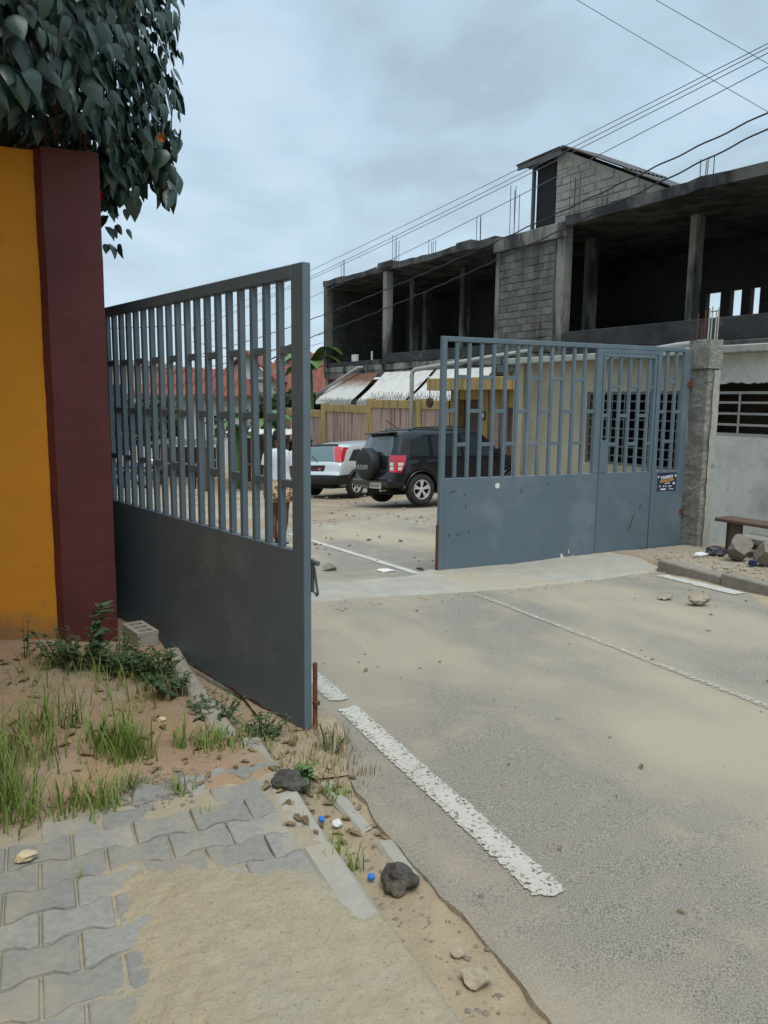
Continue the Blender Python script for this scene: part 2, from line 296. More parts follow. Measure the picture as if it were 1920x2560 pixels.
    d['paint_silver'] = mat('silver_car_paint', (.62, .64, .65), rough=.38, metal=.35, coat=1.)
    d['chrome'] = mat('chrome', (.6, .6, .6), rough=.15, metal=1.)
    d['lamp_red'] = mat('red_lens', (.45, .012, .02), rough=.12, coat=1.)
    d['lamp_clear'] = mat('clear_lens', (.62, .60, .56), rough=.15, coat=1.)
    g = mat('tinted_glass', (.028, .036, .038), rough=.03, spec=1., coat=1.); d['glass'] = g
    g = mat('clear_glass', (.10, .16, .155), rough=.05, spec=.8); d['glass_light'] = g
    d['plate'] = mat('number_plate', (.42, .39, .31), rough=.5)
    d['plate_red'] = mat('dark_red_plate', (.10, .012, .014), rough=.5)
    d['letter_dark'] = mat('dark_lettering', (.03, .03, .03), rough=.6)
    d['letter_grey'] = mat('silver_lettering', (.34, .34, .33), rough=.4, metal=.4)
    d['letter_white'] = mat('white_lettering', (.72, .74, .76), rough=.6)
    d['letter_orange'] = mat('orange_lettering', (.62, .30, .04), rough=.6)
    d['poster'] = mat('poster_navy', (.012, .022, .055), (.03, .045, .085), sc=30, rough=.5)
    d['skin'] = mat('brown_skin', (.14, .06, .035), rough=.55, sub=.05)
    d['hair'] = mat('black_hair', (.012, .010, .009), rough=.8)
    d['shirt'] = mat('white_cloth', (.62, .65, .68), (.54, .57, .61), sc=8, rough=.9, bump=.2, bsc=20)
    d['print'] = mat('printed_cloth', (.58, .43, .25), (.16, .065, .03), sc=22, pos=(.49, .53), rough=.9, c4=(.62, .56, .42), sc4=31, t4=(.58, .62))
    d['blue'] = mat('blue_plastic', (.03, .16, .48), rough=.4)
    d['bag'] = mat('dark_bag', (.02, .022, .028), (.04, .042, .05), sc=20, rough=.5)
    d['paper'] = mat('paper', (.66, .65, .62), rough=.8)
    d['shell'] = mat('pale_shell', (.62, .53, .35), (.5, .4, .25), sc=20, rough=.7)
    d['flower_o'] = mat('orange_petal', (.62, .20, .03), rough=.6)
    d['flower_r'] = mat('red_petal', (.35, .02, .03), rough=.6)
    d['cable'] = mat('cable', (.02, .02, .023), rough=.7)
    d['wire'] = mat('thin_wire', (.10, .11, .125), rough=.6)
    d['corr'] = mat('corrugated_sheet', (.075, .075, .078), (.11, .105, .10), sc=2, rough=.8)
    d['door'] = mat('brown_door', (.075, .05, .035), rough=.7)
    d['pebble'] = mat('pebbles', (.30, .25, .18), (.15, .13, .11), sc=30, rough=.95)
MM()
# ------------------------------------------------------------------ the ground, road and pavements
def axis(lo, hi, near, step, grow):
    xs = [0.]; st = step
    while xs[-1] < hi:
        if xs[-1] > near: st *= grow
        xs.append(xs[-1]+st)
    ys = [0.]; st = step
    while ys[-1] > lo:
        if ys[-1] < -near: st *= grow
        ys.append(ys[-1]-st)
    return sorted(set(ys+xs))
def ground():
    X = axis(-700, 700, 30, .8, 1.35); Y = axis(-300, 900, 40, .8, 1.35)
    vs = []
    for y in Y:
        for x in X:
            s, a = SA(x, y)
            z = G(x, y)-.035
            if a > 7: z += .05*fbm(x*.35, y*.35)*min(1, (a-7)/3)
            vs.append((x, y, z))
    n = len(X); mb = MB(); mb.add(vs, [(j*n+i, j*n+i+1, (j+1)*n+i+1, (j+1)*n+i) for j in range(len(Y)-1) for i in range(n-1)])
    tag(mb.build('ground', M_['dirt'], smooth=True), kind='structure')
ground()
def edge(a):
    e = 1.10+.035*fbm(a*1.3, 4.2)+.012*fbm(a*9, 1.1)
    t = max(0, 1-abs(a-3.45)/.75); return e+.2*t*t*(3-2*t)
def road():
    mb = MB(); na, ns = 300, 60
    def fn(u, v):
        a = -3+15*v; e = edge(a); s = e+(5.66-e)*u**1.25
        if v == 1 or a > 11.2: a += .5*fbm(s*1.1, 9)-.15*s+.6
        x, y = W(s, a); return (x, y, G(x, y)+.02+.004*fbm(x*2, y*2)-(.0 if u > .004 else .004))
    mb.grid(ns, na, fn)
    k = len(mb.v)
    for j in range(na+1):                      # crumbled side of the asphalt
        x, y, z = mb.v[j*(ns+1)]; s, a = SA(x, y); X, Yy = W(s-.015-.01*rnd.random(), a); mb.v.append((X, Yy, z-.07))
    for j in range(na): mb.f.append((k+j, j*(ns+1), (j+1)*(ns+1), k+j+1))
    return tag(mb.build('road', M_['asphalt'], smooth=False), kind='structure')
rd = road()
def stripe(s0, s1, a0, a1, m, label, dz=.026, jag=.007, lift=0):
    n = max(8, int((a1-a0)/.03)); mb = MB(); us = (0, .12, .5, .88, 1)
    def fn(u, v):
        k = us[round(u*4)]; a = a0+(a1-a0)*v; j = jag*fbm(a*14, s0*7+k)
        if v in (0, 1): a += .03*fbm(k*3, s0+v*5)
        x, y = W(s0+(s1-s0)*k+(j if k in (0, 1) else 0), a); return (x, y, G(x, y)+dz+.004*fbm(x*2, y*2)+lift)
    mb.grid(4, n, fn); o = mb.build('lane_line', m, rd)
    at = o.data.attributes.new('edge', 'FLOAT', 'POINT')
    at.data.foreach_set('value', [1. if i % 5 in (0, 4) else (.25 if i % 5 in (1, 3) else 0) for i in range(len(mb.v))])
    o['label'] = label; return o
stripe(1.335, 1.475, 1.80, 3.56, M_['white'], 'thick flaking white edge line in the foreground')
stripe(1.335, 1.475, 3.66, 5.65, M_['white'], 'white edge line beside the near gate leaf')
stripe(3.365, 3.445, -1., 5.62, M_['white_faint'], 'faded thin centre line')
stripe(3.36, 3.47, 6.75, 11., M_['white_dusty'], 'dusty centre line beyond the gate')
stripe(5.38, 5.54, 4.62, 5.55, M_['white_dusty'], 'short white line beside the far kerb')
# concrete hump under the gate
def threshold():
    mb = MB()
    def fr(s):
        pts = [(.9, 5.95), (2, 5.91), (2.55, 5.88), (3.1, 5.74), (3.9, 5.62), (4.8, 5.63), (5.5, 5.7), (6.05, 5.79)]
        for (s0, a0), (s1, a1) in zip(pts, pts[1:]):
            if s <= s1: return a0+(a1-a0)*(s-s0)/(s1-s0)
        return 5.8
    def fn(u, v):
        s = .9+5.25*u; a0 = fr(s)+.035*fbm(s*4, 3)+.012*fbm(s*22, 8); a1 = 6.62+.25*min(1, max(0, (s-3.3)/.3))+.03*fbm(s*3, 7); a = a0+(a1-a0)*v
        h = .012+.012*min(1, max(0, (s-2.7)/.9))+.03*sstep(4.4, 5.8, s)
        p = min(1, v/.42); p = p*p*(3-2*p)*min(1, (1-v)/.12)
        x, y = W(s, a); return (x, y, G(x, y)+.012+(.022 if 0 < v < 1 else -.02)+h*p+.008*fbm(x*3, y*3)+.004*fbm(x*14, y*14))
    mb.grid(130, 26, fn)
    tag(mb.build('threshold', M_['concrete'], smooth=True), kind='structure')
threshold()
# earth verge on the left: soil mound, bed of the pavers and sandy gutter
def vergeh(s, a):
    bed = .0935
    mound = .10+.03*fbm(s*1.6, a*1.6)+.035*sstep(3.4, 4.4, a)+.05*sstep(2.9, 3.3, a)*sstep(.5, -.1, s)
    lim = 2.80+.12*fbm(s*2, 5)
    h = bed+(mound-bed)*sstep(lim-.05, lim+.18, a)
    gut = .004+.012*fbm(s*9, a*5)+.006*fbm(s*30, a*30)+.03*sstep(2.7, 3.0, a)*sstep(3.7, 3.3, a)*sstep(1.2, .9, s)
    c = .85-.17*sstep(3.1, 3.9, a)
    h = h+(gut-h)*sstep(c-.05, c+.05, s)
    return h+.006*fbm(s*12, a*12)
def verge(name, s0, s1, m, ns, a0=-1.5, a1=7., dz=0.):
    mb = MB()
    def fn(u, v):
        a = a0+(a1-a0)*v; s = s0+(s1-s0)*u; x, y = W(s, a); lim = 2.80+.12*fbm(s*2, 5)+.03*fbm(s*11, 8); k = -.02*(1-sstep(lim-.02, lim+.05, a)) if a0 > 0 else 0
        return (x, y, G(x, y)+vergeh(s, a)+dz+k) if a0 > 0 or a < 2.7 else (x, y, G(x, y)+min(vergeh(s, a), .096)+dz)
    mb.grid(ns, int(30*(a1-a0)), fn); return tag(mb.build(name, m, smooth=True), kind='structure')
verge('paving_bed', -4.2, .84, M_['sand'], 150, -1.5, 3.05, -.003); verge('verge', -4.2, .84, M_['soil'], 150, 2.60, 7.)
verge('gutter', .84, 1.5, M_['gutter'], 26)
# interlocking pavers
pav = tag(bpy.data.objects.new('pavement', None), kind='structure'); C.objects.link(pav)
PL, PW, PD = .198, .14, .011
def paver_mesh(half=0):
    g = .0028; gl = .0062; e = [(-.5, 1), (-.34, 1), (-.16, -1), (.16, -1), (.34, 1), (.5, 1)]
    up = [(x*PL+(g if i == 0 else -g if i == 5 else 0), PW/2+d*PD-gl) for i, (x, d) in enumerate(e)]
    if half == 1: up = [p for p in up if p[0] <= 0]+[(0, PW/2-PD-gl)]
    poly = up+[(x, -y) for x, y in reversed(up)]
    cx = sum(p[0] for p in poly)/len(poly); n = len(poly)
    ring = lambda k, z: [(cx+(x-cx)*(1-k*.8), y*(1-k), z) for x, y in poly]
    v = ring(0, -.06)+ring(0, -.010)+ring(.045, -.002)+ring(.11, 0)
    f = [tuple(3*n+i for i in reversed(range(n)))]
    for k in range(3): f += [(k*n+i, k*n+(i+1) % n, (k+1)*n+(i+1) % n, (k+1)*n+i) for i in range(n)]
    mb = MB(); mb.add(v, f); return mb.mesh('paver', M_['paver'], norm=True)
pm, pmh = paver_mesh(), paver_mesh(1)
for i in range(22):
    a = 2.73-PW*i
    for k in range(-6, 6):
        s = .735-PL/2+(k-3)*PL+(PL/2 if i % 2 else 0)
        me = pm
        if s+PL/2 > .76:
            if s-.01 > .74: continue
            me = pmh
        if i == 0 and s < .05 and k % 2: continue
        if i == 0 and s < -.25: continue
        x, y = W(s, a); dz = rnd.uniform(-.004, .003)-(.012 if i == 0 else 0)
        o = link('paver', me, pav, (x, y, G(x, y)+.102+dz))
        o.rotation_euler = (rnd.uniform(-.02, .02), rnd.uniform(-.018, .018), radians(24.3)+rnd.uniform(-.012, .012)+(.0 if me is pm else 0))
        if me is pm and s+PL/2 > .6 and i in (0, 1): o.rotation_euler[0] += .05; o.location.z += .006
for s, a, rz, t in ((.55, 2.87, .25, .12), (.36, 2.85, -.2, .1), (.73, 2.93, .5, -.08)):
    x, y = W(s, a); o = link('paver', pm, pav, (x, y, G(x, y)+.10)); o.rotation_euler = (t, .06, radians(24.3)+rz)
# kerb stones, left side
kb = tag(bpy.data.objects.new('kerb', None), kind='structure'); C.objects.link(kb)
def kerb_mesh(L, w, h, m, seed):
    mb = MB(); mb.bbox(-w/2, w/2, -L/2, L/2, -h, 0, .012)
    mb.v = [(x+.006*fbm(x*20, y*14, seed), y+.006*fbm(x*20, y*14, seed+9), z+.006*fbm(x*9+seed, y*7, z)) for x, y, z in mb.v]
    return mb.mesh('kerb_stone', m)
a = .3; i = 0
while a < 4.6:
    L = rnd.uniform(.42, .5); s = .79+rnd.uniform(-.008, .008)-(.06 if a > 2.9 else 0)-.03*max(0, a-2.9); x, y = W(s, a+L/2)
    o = link('kerb_stone', kerb_mesh(L, .105, .16, M_['kerb'], i), kb, (x, y, G(x, y)+.099+rnd.uniform(-.010, .004)+(.015 if a > 2.9 else 0)))
    o.rotation_euler = (rnd.uniform(-.02, .02), rnd.uniform(-.05, .03), radians(24.3)+rnd.uniform(-.03, .03)); a += L+.025; i += 1
for (s, a, L, rz) in ((1.03, 2.62, .42, .04), (1.06, 2.2, .25, -.02)):       # broken slab strips against the asphalt
    x, y = W(s, a); o = link('kerb_stone', kerb_mesh(L, .07, .08, M_['kerb'], 40), kb, (x, y, G(x, y)+.016)); o.rotation_euler = (0, .06, radians(24.3)+rz)
# sand blown over the pavers
def sand_drift():
    mb = MB()
    def fn(u, v):
        s = -.25+1.17*u; a = .1+2.45*v
        sl = .17+.05*fbm(a*3.1, 2)+.02*fbm(a*11, 6); at = 2.40-.5*max(0, s-.2)+.05*fbm(s*6, 1)+.02*fbm(s*19, 7)
        d = min(s-sl, at-a)
        th = max(-.06, min(.016, d*.11))+.0045*fbm(s*7, a*7)+.0025*fbm(s*24, a*24)+.0013*noise.noise(Vector((s*60, a*60, 0)))+.0013*noise.noise(Vector((s*130, a*130, 3)))
        th -= .022*sstep(.70, .78, s)*(1-.8*sstep(1.95, 1.6, a))
        th += -.13*sstep(.82, .92, s)
        x, y = W(s, a); return (x, y, G(x, y)+.1+th)
    mb.grid(260, 500, fn); tag(mb.build('sand', M_['sand'], smooth=True), 'pale sand drifted over the grey pavers', 'sand', kind='stuff')
sand_drift()
def drift(name, s0, s1, a0, a1, fn_d, m, lbl, n=(40, 60)):
    mb = MB()
    def fn(u, v):
        s = s0+(s1-s0)*u; a = a0+(a1-a0)*v; x, y = W(s, a)
        return (x, y, G(x, y)+.018+max(-.02, min(.01, fn_d(s, a)*.08))+.004*fbm(s*6, a*6)+.003*fbm(s*25, a*25))
    mb.grid(*n, fn); tag(mb.build(name, m, smooth=True), lbl, 'sand', kind='stuff')
drift('sand', .95, 1.62, 2.85, 4.2, lambda s, a: min(1.30+.08*fbm(a*5, 3)-.3*abs(a-3.5)-s, 2), M_['gutter'], 'tan sand spilled at the foot of the near gate leaf')
drift('sand', 5.0, 5.75, 2.0, 5.7, lambda s, a: s-5.50-.07*(a-4.7)+.10*fbm(a*2, 9)+.25*sstep(4.7, 4.0, a), M_['gutter'], 'reddish sand lying along the far kerb')
# raised footway and kerb on the right
def footway():
    mb = MB()
    def fn(u, v):
        s = 5.70+3.3*u; a = 1.+5.6*v; x, y = W(s, a); return (x, y, G(x, y)+.095+.012*fbm(x*3, y*3)+.008*fbm(x*12, y*12)-(.08 if u == 0 else 0))
    mb.grid(60, 90, fn); tag(mb.build('footway', M_['dirt'], smooth=True), kind='structure')
footway()
a = 1.0; i = 60
while a < 5.6:
    L = .78; x, y = W(5.66+.015*(i % 2)+.07*sstep(5., 5.6, a), a+L/2)
    o = link('kerb_stone', kerb_mesh(L, .15, .2, M_['kerb_dark'], i), kb, (x, y, G(x, y)+.125)); o.rotation_euler = (0, 0, radians(24.3)+rnd.uniform(-.015, .015)); a += L+.015; i += 1
# ------------------------------------------------------------------ loose stones
def rock_mesh(name, m, r, seed, flat=.7, sub=2, rough=.35, ang=0):
    bm = bmesh.new(); bmesh.ops.create_icosphere(bm, subdivisions=sub, radius=1)
    for v in bm.verts:
        p = v.co; k = 1+rough*noise.noise(p*1.3+Vector((seed*7.1, seed*3.3, 0)))+rough*.4*noise.noise(p*3.1+Vector((seed, 0, 5)))
        q = p*k
        if ang:
            for d in ((.8, .3, .5), (-.5, .8, .3), (-.3, -.7, .65), (.6, -.6, -.5), (-.8, -.1, -.6)):
                dv = Vector(d).normalized(); e = q.dot(dv)-ang
                if e > 0: q = q-dv*e
        q = q*(1+.07*noise.noise(p*4.7+Vector((3, seed, 0)))+.05*noise.noise(p*11+Vector((seed, 2, 0))))
        v.co = Vector((q.x*r[0], q.y*r[1], q.z*r[2]*flat))
    me = bpy.data.meshes.new(name); bm.to_mesh(me); bm.free(); me.materials.append(m); return me
def rock(name, label, cat, xy, r, m, seed, dz=0, flat=.75, rough=.35, rz=0, ang=0, sub=2):
    me = rock_mesh(name, m, r, seed, flat, sub, rough, ang); lo = min(v.co.z for v in me.vertices)
    o = link(name, me, None, (xy[0], xy[1], G(*xy)+dz-lo-.12*r[2]), rz); return tag(o, label, cat)
def scatter(name, label, n, pos, rmin, rmax, m, seed):
    r = random.Random(seed); mb = MB()
    for _ in range(n):
        q = pos(r)
        if q is None: continue
        x, y, z = q; k = rmin+(rmax-rmin)*r.random()**3; A = r.random()*6.28
        pts = [(1, 0, 0), (.2, .9, .1), (-.8, .3, 0), (-.4, -.8, .1), (.5, -.7, 0)]
        v = [((cos(A)*px-sin(A)*py)*k*r.uniform(.7, 1.2), (sin(A)*px+cos(A)*py)*k*r.uniform(.7, 1.2), pz*k) for px, py, pz in pts]+[(.1*k, 0, k*r.uniform(.45, .8)), (0, 0, -k*.4)]
        mb.add([(x+p[0], y+p[1], z+p[2]) for p in v], [(i, (i+1) % 5, 5) for i in range(5)]+[((i+1) % 5, i, 6) for i in range(5)])
    tag(mb.build(name, m), label, 'gravel', kind='stuff')
def on_verge(s, a): x, y = W(s, a); return (x, y, G(x, y)+vergeh(s, a))
scatter('gravel', 'pebbles strewn over the soil and gutter on the left', 900, lambda r: on_verge(r.uniform(-.6, .75), r.uniform(2.8, 4.7)) if r.random() < .45 else on_verge(r.uniform(.86, 1.1), r.uniform(.8, 3.0)), .003, .014, M_['pebble'], 5)
scatter('gravel', 'heap of grey gravel where the pavers end', 420, lambda r: on_verge(r.gauss(.36, .08), r.gauss(2.90, .06)), .004, .016, M_['grey_stone'], 6)
def on_road(r, s0, s1, a0, a1, dz=.022):
    s, a = r.uniform(s0, s1), r.uniform(a0, a1); x, y = W(s, a); return (x, y, G(x, y)+dz)
scatter('gravel', 'small stones lying on the asphalt road', 260, lambda r: on_road(r, 1.2, 5.5, -.5, 5.6), .004, .014, M_['pebble'], 7)
scatter('gravel', 'crumbs of concrete along the front of the hump', 260, lambda r: on_road(r, 1.6, 6.0, 5.5, 5.85), .006, .022, M_['stone'], 8)
def yardp(r):
    a = 10.5+15*r.random()**1.6; s = r.uniform(-1, 9); x, y = W(s, a); return (x, y, G(x, y)-.0)
scatter('gravel', 'rubble strewn over the dirt yard behind the gate', 700, yardp, .012, .06, M_['stone'], 9)
scatter('gravel', 'dark leaves and chips on the yard', 350, yardp, .012, .05, M_['grey_stone'], 10)
scatter('gravel', 'debris on the footway below the bench', 420, lambda r: on_road(r, 5.85, 7.2, 4.6, 6.3, .10), .008, .04, M_['stone'], 12)
rock('stone', 'black tar lump at the edge of the asphalt', 'rock', (.065, 2.28), (.062, .05, .055), M_['black_rock'], 3, .0, rough=.5, sub=3)
rock('stone', 'pale rounded stone in the sandy gutter, nearest the camera', 'rock', (.262, 1.86), (.042, .034, .036), M_['stone'], 5, 0, ang=.75, sub=3)
rock('stone', 'small chipped stone in the gutter behind the pale rounded one', 'rock', (.222, 1.965), (.024, .02, .02), M_['stone'], 8, 0, ang=.7)
rock('stone', 'small white stone in the gutter beside the weeds', 'rock', (-.16, 2.66), (.022, .02, .022), M_['paper'], 9, .005, ang=.7)
rock('stone', 'tan stone lying alone on the right of the road', 'rock', (2.55, 6.06), (.095, .06, .07), M_['stone'], 12, .02, ang=.72, sub=3)
rock('stone', 'flat brown stone left of the tan stone on the road', 'rock', (2.36, 6.27), (.07, .04, .035), M_['stone'], 13, .02, ang=.7)
rock('stone', 'whitish flat stone just inside the gate', 'rock', (.03, 7.72), (.10, .06, .05), M_['paper'], 14, .02, flat=.35, ang=.7)
rock('stone', 'brown clod inside the gate behind the latch', 'rock', (-.56, 7.85), (.085, .06, .06), M_['grey_stone'], 15, .02, ang=.7)
rock('stone', 'pale broken shell lying on the grey pavers', 'shell', (-1.14, 2.285), (.032, .022, .022), M_['shell'], 17, .102, rough=.5)
rock('stone', 'white pebble on the soil below the ochre wall', 'rock', (-1.79, 4.06), (.035, .028, .03), M_['paper'], 18, .12)
rock('stone', 'tan clod lying in the middle of the soil patch', 'rock', (-1.03, 3.42), (.022, .016, .016), M_['shell'], 19, .11)
for nm, lb, xy, rz in (('bottle_cap', 'blue bottle cap lying beside the tar lump', (-.03, 2.33), .3), ('bottle_cap', 'blue bottle cap by the leafy weed at the kerb', (-.225, 2.70), 1.1)):
    mb = MB(); mb.lathe([(.0, .010), (.0105, .010), (.012, .008), (.0125, 0), (.0113, 0), (.0113, .007), (0, .007)], 18)
    o = mb.build(nm, M_['blue'], smooth=False); o.location = (xy[0], xy[1], G(*xy)+.012); o.rotation_euler = (.25 if rz < 1 else .6, .1, rz); tag(o, lb, 'bottle cap')
def litter(label, n, pos, seed, k0=.012, k1=.035):
    r = random.Random(seed); mb = MB()
    for _ in range(n):
        x, y, z = pos(r); k = r.uniform(k0, k1); A = r.random()*6.28; c, s_ = cos(A)*k, sin(A)*k; h = r.uniform(.1, .6)*k
        P_ = [(-1, 0, 0), (-.3, .38, h/k), (.5, .3, h/k*.7), (1, 0, .1), (.5, -.3, h/k*.5), (-.3, -.38, h/k*.9), (.1, 0, 0)]
        mb.add([(x+c*p-s_*q, y+s_*p+c*q, z+.003+w*k) for p, q, w in P_], [(0, 6, 1), (1, 6, 2), (2, 6, 3), (3, 6, 4), (4, 6, 5), (5, 6, 0)])
    tag(mb.build('leaf_litter', M_['litter']), label, 'leaves', kind='stuff')
litter('dead leaves on the soil verge and in the gutter', 260, lambda r: on_verge(r.uniform(-.7, .7), r.uniform(2.85, 4.8)) if r.random() < .6 else on_verge(r.uniform(.72, 1.15), r.uniform(2.3, 3.4)), 31)
litter('dry leaves lying on the road', 26, lambda r: on_road(r, 1.4, 5.4, .5, 5.5), 32, .010, .03)
litter('dry leaves inside the gate', 46, lambda r: on_road(r, 1.5, 4.5, 6.9, 10.5), 33, .02, .06)
# ------------------------------------------------------------------ gates
def unit_box(name, dx, dy, dz, m, b=.003):
    mb = MB(); mb.bbox(-dx/2, dx/2, -dy/2, dy/2, -dz/2, dz/2, b); return mb.mesh(name, m)
def gate_bars(par, xs, edges, zb, zt, first_double, m, w=.034, t=.032):
    """xs bar centres; edges = (left inner edge, right inner edge); rungs alternate one / two per gap"""
    bar = unit_box('bar', w, t, zt-zb, m)
    for x in xs: link('bar', bar, par, (x, 0, (zb+zt)/2))
    b = [edges[0]]+[v for x in xs for v in (x-w/2, x+w/2)]+[edges[1]]
    q = (zt-zb)/4; memo = {}
    for i in range(0, len(b), 2):
        L = b[i+1]-b[i]
        if L < .03: continue
        me = memo.setdefault(round(L, 3), unit_box('rung', L+.002, t-.004, .036, m, .002))
        dbl = (i//2) % 2 == (0 if first_double else 1)
        for z in ((zb+q, zb+3*q) if dbl else (zb+2*q,)): link('rung', me, par, ((b[i]+b[i+1])/2, 0, z))
def rail(par, name, x0, x1, z0, z1, t, m, y=0, b=.004):
    mb = MB(); mb.bbox(x0, x1, y-t/2, y+t/2, z0, z1, b); return mb.build(name, m, par)
mA, mB_ = M_['gate'], M_['gate']
LA = 3.1
gA = thing('gate_leaf', 'grey metal gate leaf swung open beside the maroon pillar, nearest the camera', 'gate', (-.352, 3.512, -.10), math.atan2(.767, -.642))
zt, zp = 2.20, .895
rail(gA, 'stile', 0, .10, 0, zt, .042, mA); rail(gA, 'stile', LA-.10, LA, 0, zt, .042, mA)
rail(gA, 'top_rail', .10, LA-.10, zt-.062, zt, .041, mA)
mb = MB(); mb.bbox(.098, LA-.098, -.0195, .0195, .012, zp, .004)
mb.build('panel', mA, gA)
nb = 23; pit = (LA-.2)/(nb+1)
gate_bars(gA, [.10+pit*(i+1) for i in range(nb)], (.10, LA-.10), zp, zt-.062, True, mA, w=.033, t=.031)
mb = MB(); mb.bbox(-.014, -.001, -.045, -.022, -.02, .36, .003); mb.bbox(-.03, -.001, -.05, -.02, .15, .17, .003); tag(mb.build('drop_bolt', M_['rust'], gA), 'rusty drop bolt at the foot of the leaf')
mb = MB()                                                # latch with handle hanging on the far side of the free end
mb.bbox(.0, .03, -.040, -.025, .70, .86, .003); mb.tube([(-.004, -.033, .845), (-.034, -.033, .845)], .012, 12); mb.tube([(-.002, -.033, .825), (-.006, -.036, .80), (-.024, -.036, .72), (-.03, -.036, .70), (-.022, -.036, .69), (-.004, -.036, .70)], .006, 8)
mb.build('latch', M_['steel'], gA)
for z in (.35, 1.75):
    mb = MB(); mb.tube([(LA+.03, 0, z-.07), (LA+.03, 0, z+.07)], .022, 12); mb.bbox(LA-.05, LA+.03, -.03, -.024, z-.03, z+.03, .002); mb.build('hinge', M_['steel'], gA)
mb = MB(); n = 40
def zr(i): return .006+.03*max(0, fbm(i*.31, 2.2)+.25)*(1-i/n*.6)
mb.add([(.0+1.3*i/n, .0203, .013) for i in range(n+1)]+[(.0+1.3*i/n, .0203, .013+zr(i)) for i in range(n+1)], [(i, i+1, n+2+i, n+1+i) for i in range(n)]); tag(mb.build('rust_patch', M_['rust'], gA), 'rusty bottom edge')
mb = MB()
for i in range(26):
    x, z, l = rnd.uniform(.12, 2.4), rnd.uniform(.1, .8), rnd.uniform(.015, .07); a_ = rnd.uniform(-.6, .6)
    mb.add([(x, .0204, z), (x+.004, .0204, z-.003), (x+l*cos(a_)+.003, .0204, z+l*sin(a_)), (x+l*cos(a_), .0204, z+l*sin(a_)+.004)], [(0, 1, 2, 3)])
mb.build('scratch', M_['steel'], gA)
# far leaf, closed, with a wicket door
gB = thing('gate_leaf', 'blue-grey metal gate leaf with wicket door, closed across the road', 'gate', (.536, 7.55, -.238), radians(24.3))
zt, zp = 2.355, .98
rail(gB, 'stile', 0, .055, 0, zt, .05, mB_); rail(gB, 'stile', 3.09, 3.19, .03, zt-.01, .05, mB_)
rail(gB, 'top_rail', .055, 3.09, zt-.048, zt, .049, mB_)
rail(gB, 'mullion', 1.865, 1.945, zp, zt-.048, .05, mB_); rail(gB, 'mullion', 2.705, 2.765, .07, zt-.048, .05, mB_)
rail(gB, 'panel', .053, 1.947, .0, zp, .0476, mB_); rail(gB, 'panel', 2.762, 3.092, .03, zp, .0476, mB_); rail(gB, 'panel', 1.947, 2.765, .0, .066, .0470, mB_)
rail(gB, 'top_rail', 1.945, 2.705, zt-.095, zt-.048, .046, mB_)
gate_bars(gB, [.172+.1405*i for i in range(12)], (.055, 1.865), zp, zt-.048, False, mB_)
gate_bars(gB, [2.855, 2.985], (2.765, 3.09), zp, zt-.048, False, mB_)
wd = rail(gB, 'wicket_door', 1.953, 2.697, .074, zp, .0466, mB_); wd['label'] = 'wicket door set in the closed leaf'
rail(wd, 'stile', 1.953, 1.985, zp, zt-.101, .0466, mB_); rail(wd, 'stile', 2.66, 2.697, zp, zt-.101, .0466, mB_); rail(wd, 'top_rail', 1.985, 2.66, zt-.135, zt-.101, .0466, mB_)
gate_bars(wd, [2.065+.1335*i for i in range(5)], (1.985, 2.66), zp, zt-.135, False, mB_, t=.032)
rail(wd, 'lock_plate', 1.955, 2.047, zp, 1.33, .054, mB_)
mb = MB(); mb.add([(.02, -.0262, .0), (.36, -.0262, .0), (.36, -.0262, .035), (.30, -.0262, .05), (.22, -.0262, .035), (.12, -.0262, .05), (.02, -.0262, .03)], [tuple(range(7))]); mb.build('rust_patch', M_['rust'], gB)
mb = MB(); mb.lathe([(.0, 0), (.028, 0)], 16, 'Y', Matrix.Translation((.665, -.0262, .89))); o = mb.build('paint_spot', M_['paper'], gB); o['label'] = 'round white paint spot'
mb = MB()
for x, z, w, h in ((1.52, .035, .05, .10), (1.66, .05, .03, .06), (1.60, .12, .015, .05)): mb.add([(x-w*.2, -.0262, z), (x+w*.6, -.0262, z), (x+w*.2, -.0262, z+h*.6), (x-w*.5, -.0262, z+h), (x-w*.6, -.0262, z+h*.5)], [(0, 1, 2, 3, 4)])
mb.build('scrape', M_['plaster'], gB)
mb = MB()
for x, z, dx, dz in ((2.42, .36, .05, .13), (2.40, .33, .02, .04), (.28, .80, .01, .03), (.29, .68, .012, .03), (.12, .84, .05, .015), (.95, .80, .01, .06), (1.27, .88, .02, .02), (.33, .42, .02, .02), (.2, .40, .025, .02), (.10, .40, .02, .02), (2.55, .55, .012, .06)):
    mb.add([(x, -.0262, z), (x+.008, -.0262, z-.004), (x+dx+.006, -.0262, z+dz), (x+dx, -.0262, z+dz+.006)], [(0, 1, 2, 3)])
mb.build('scratch', M_['dark'], gB)
mb = MB(); mb.bbox(-.012, -.001, -.02, .02, -.02, .52, .002); mb.build('drop_bolt', M_['rust'], gB)
for z in (.5, 1.95):
    mb = MB(); mb.tube([(3.21, 0, z-.07), (3.21, 0, z+.07)], .02, 10); mb.bbox(3.15, 3.21, -.031, -.026, z-.03, z+.03, .002); mb.build('hinge', M_['rust'], gB)
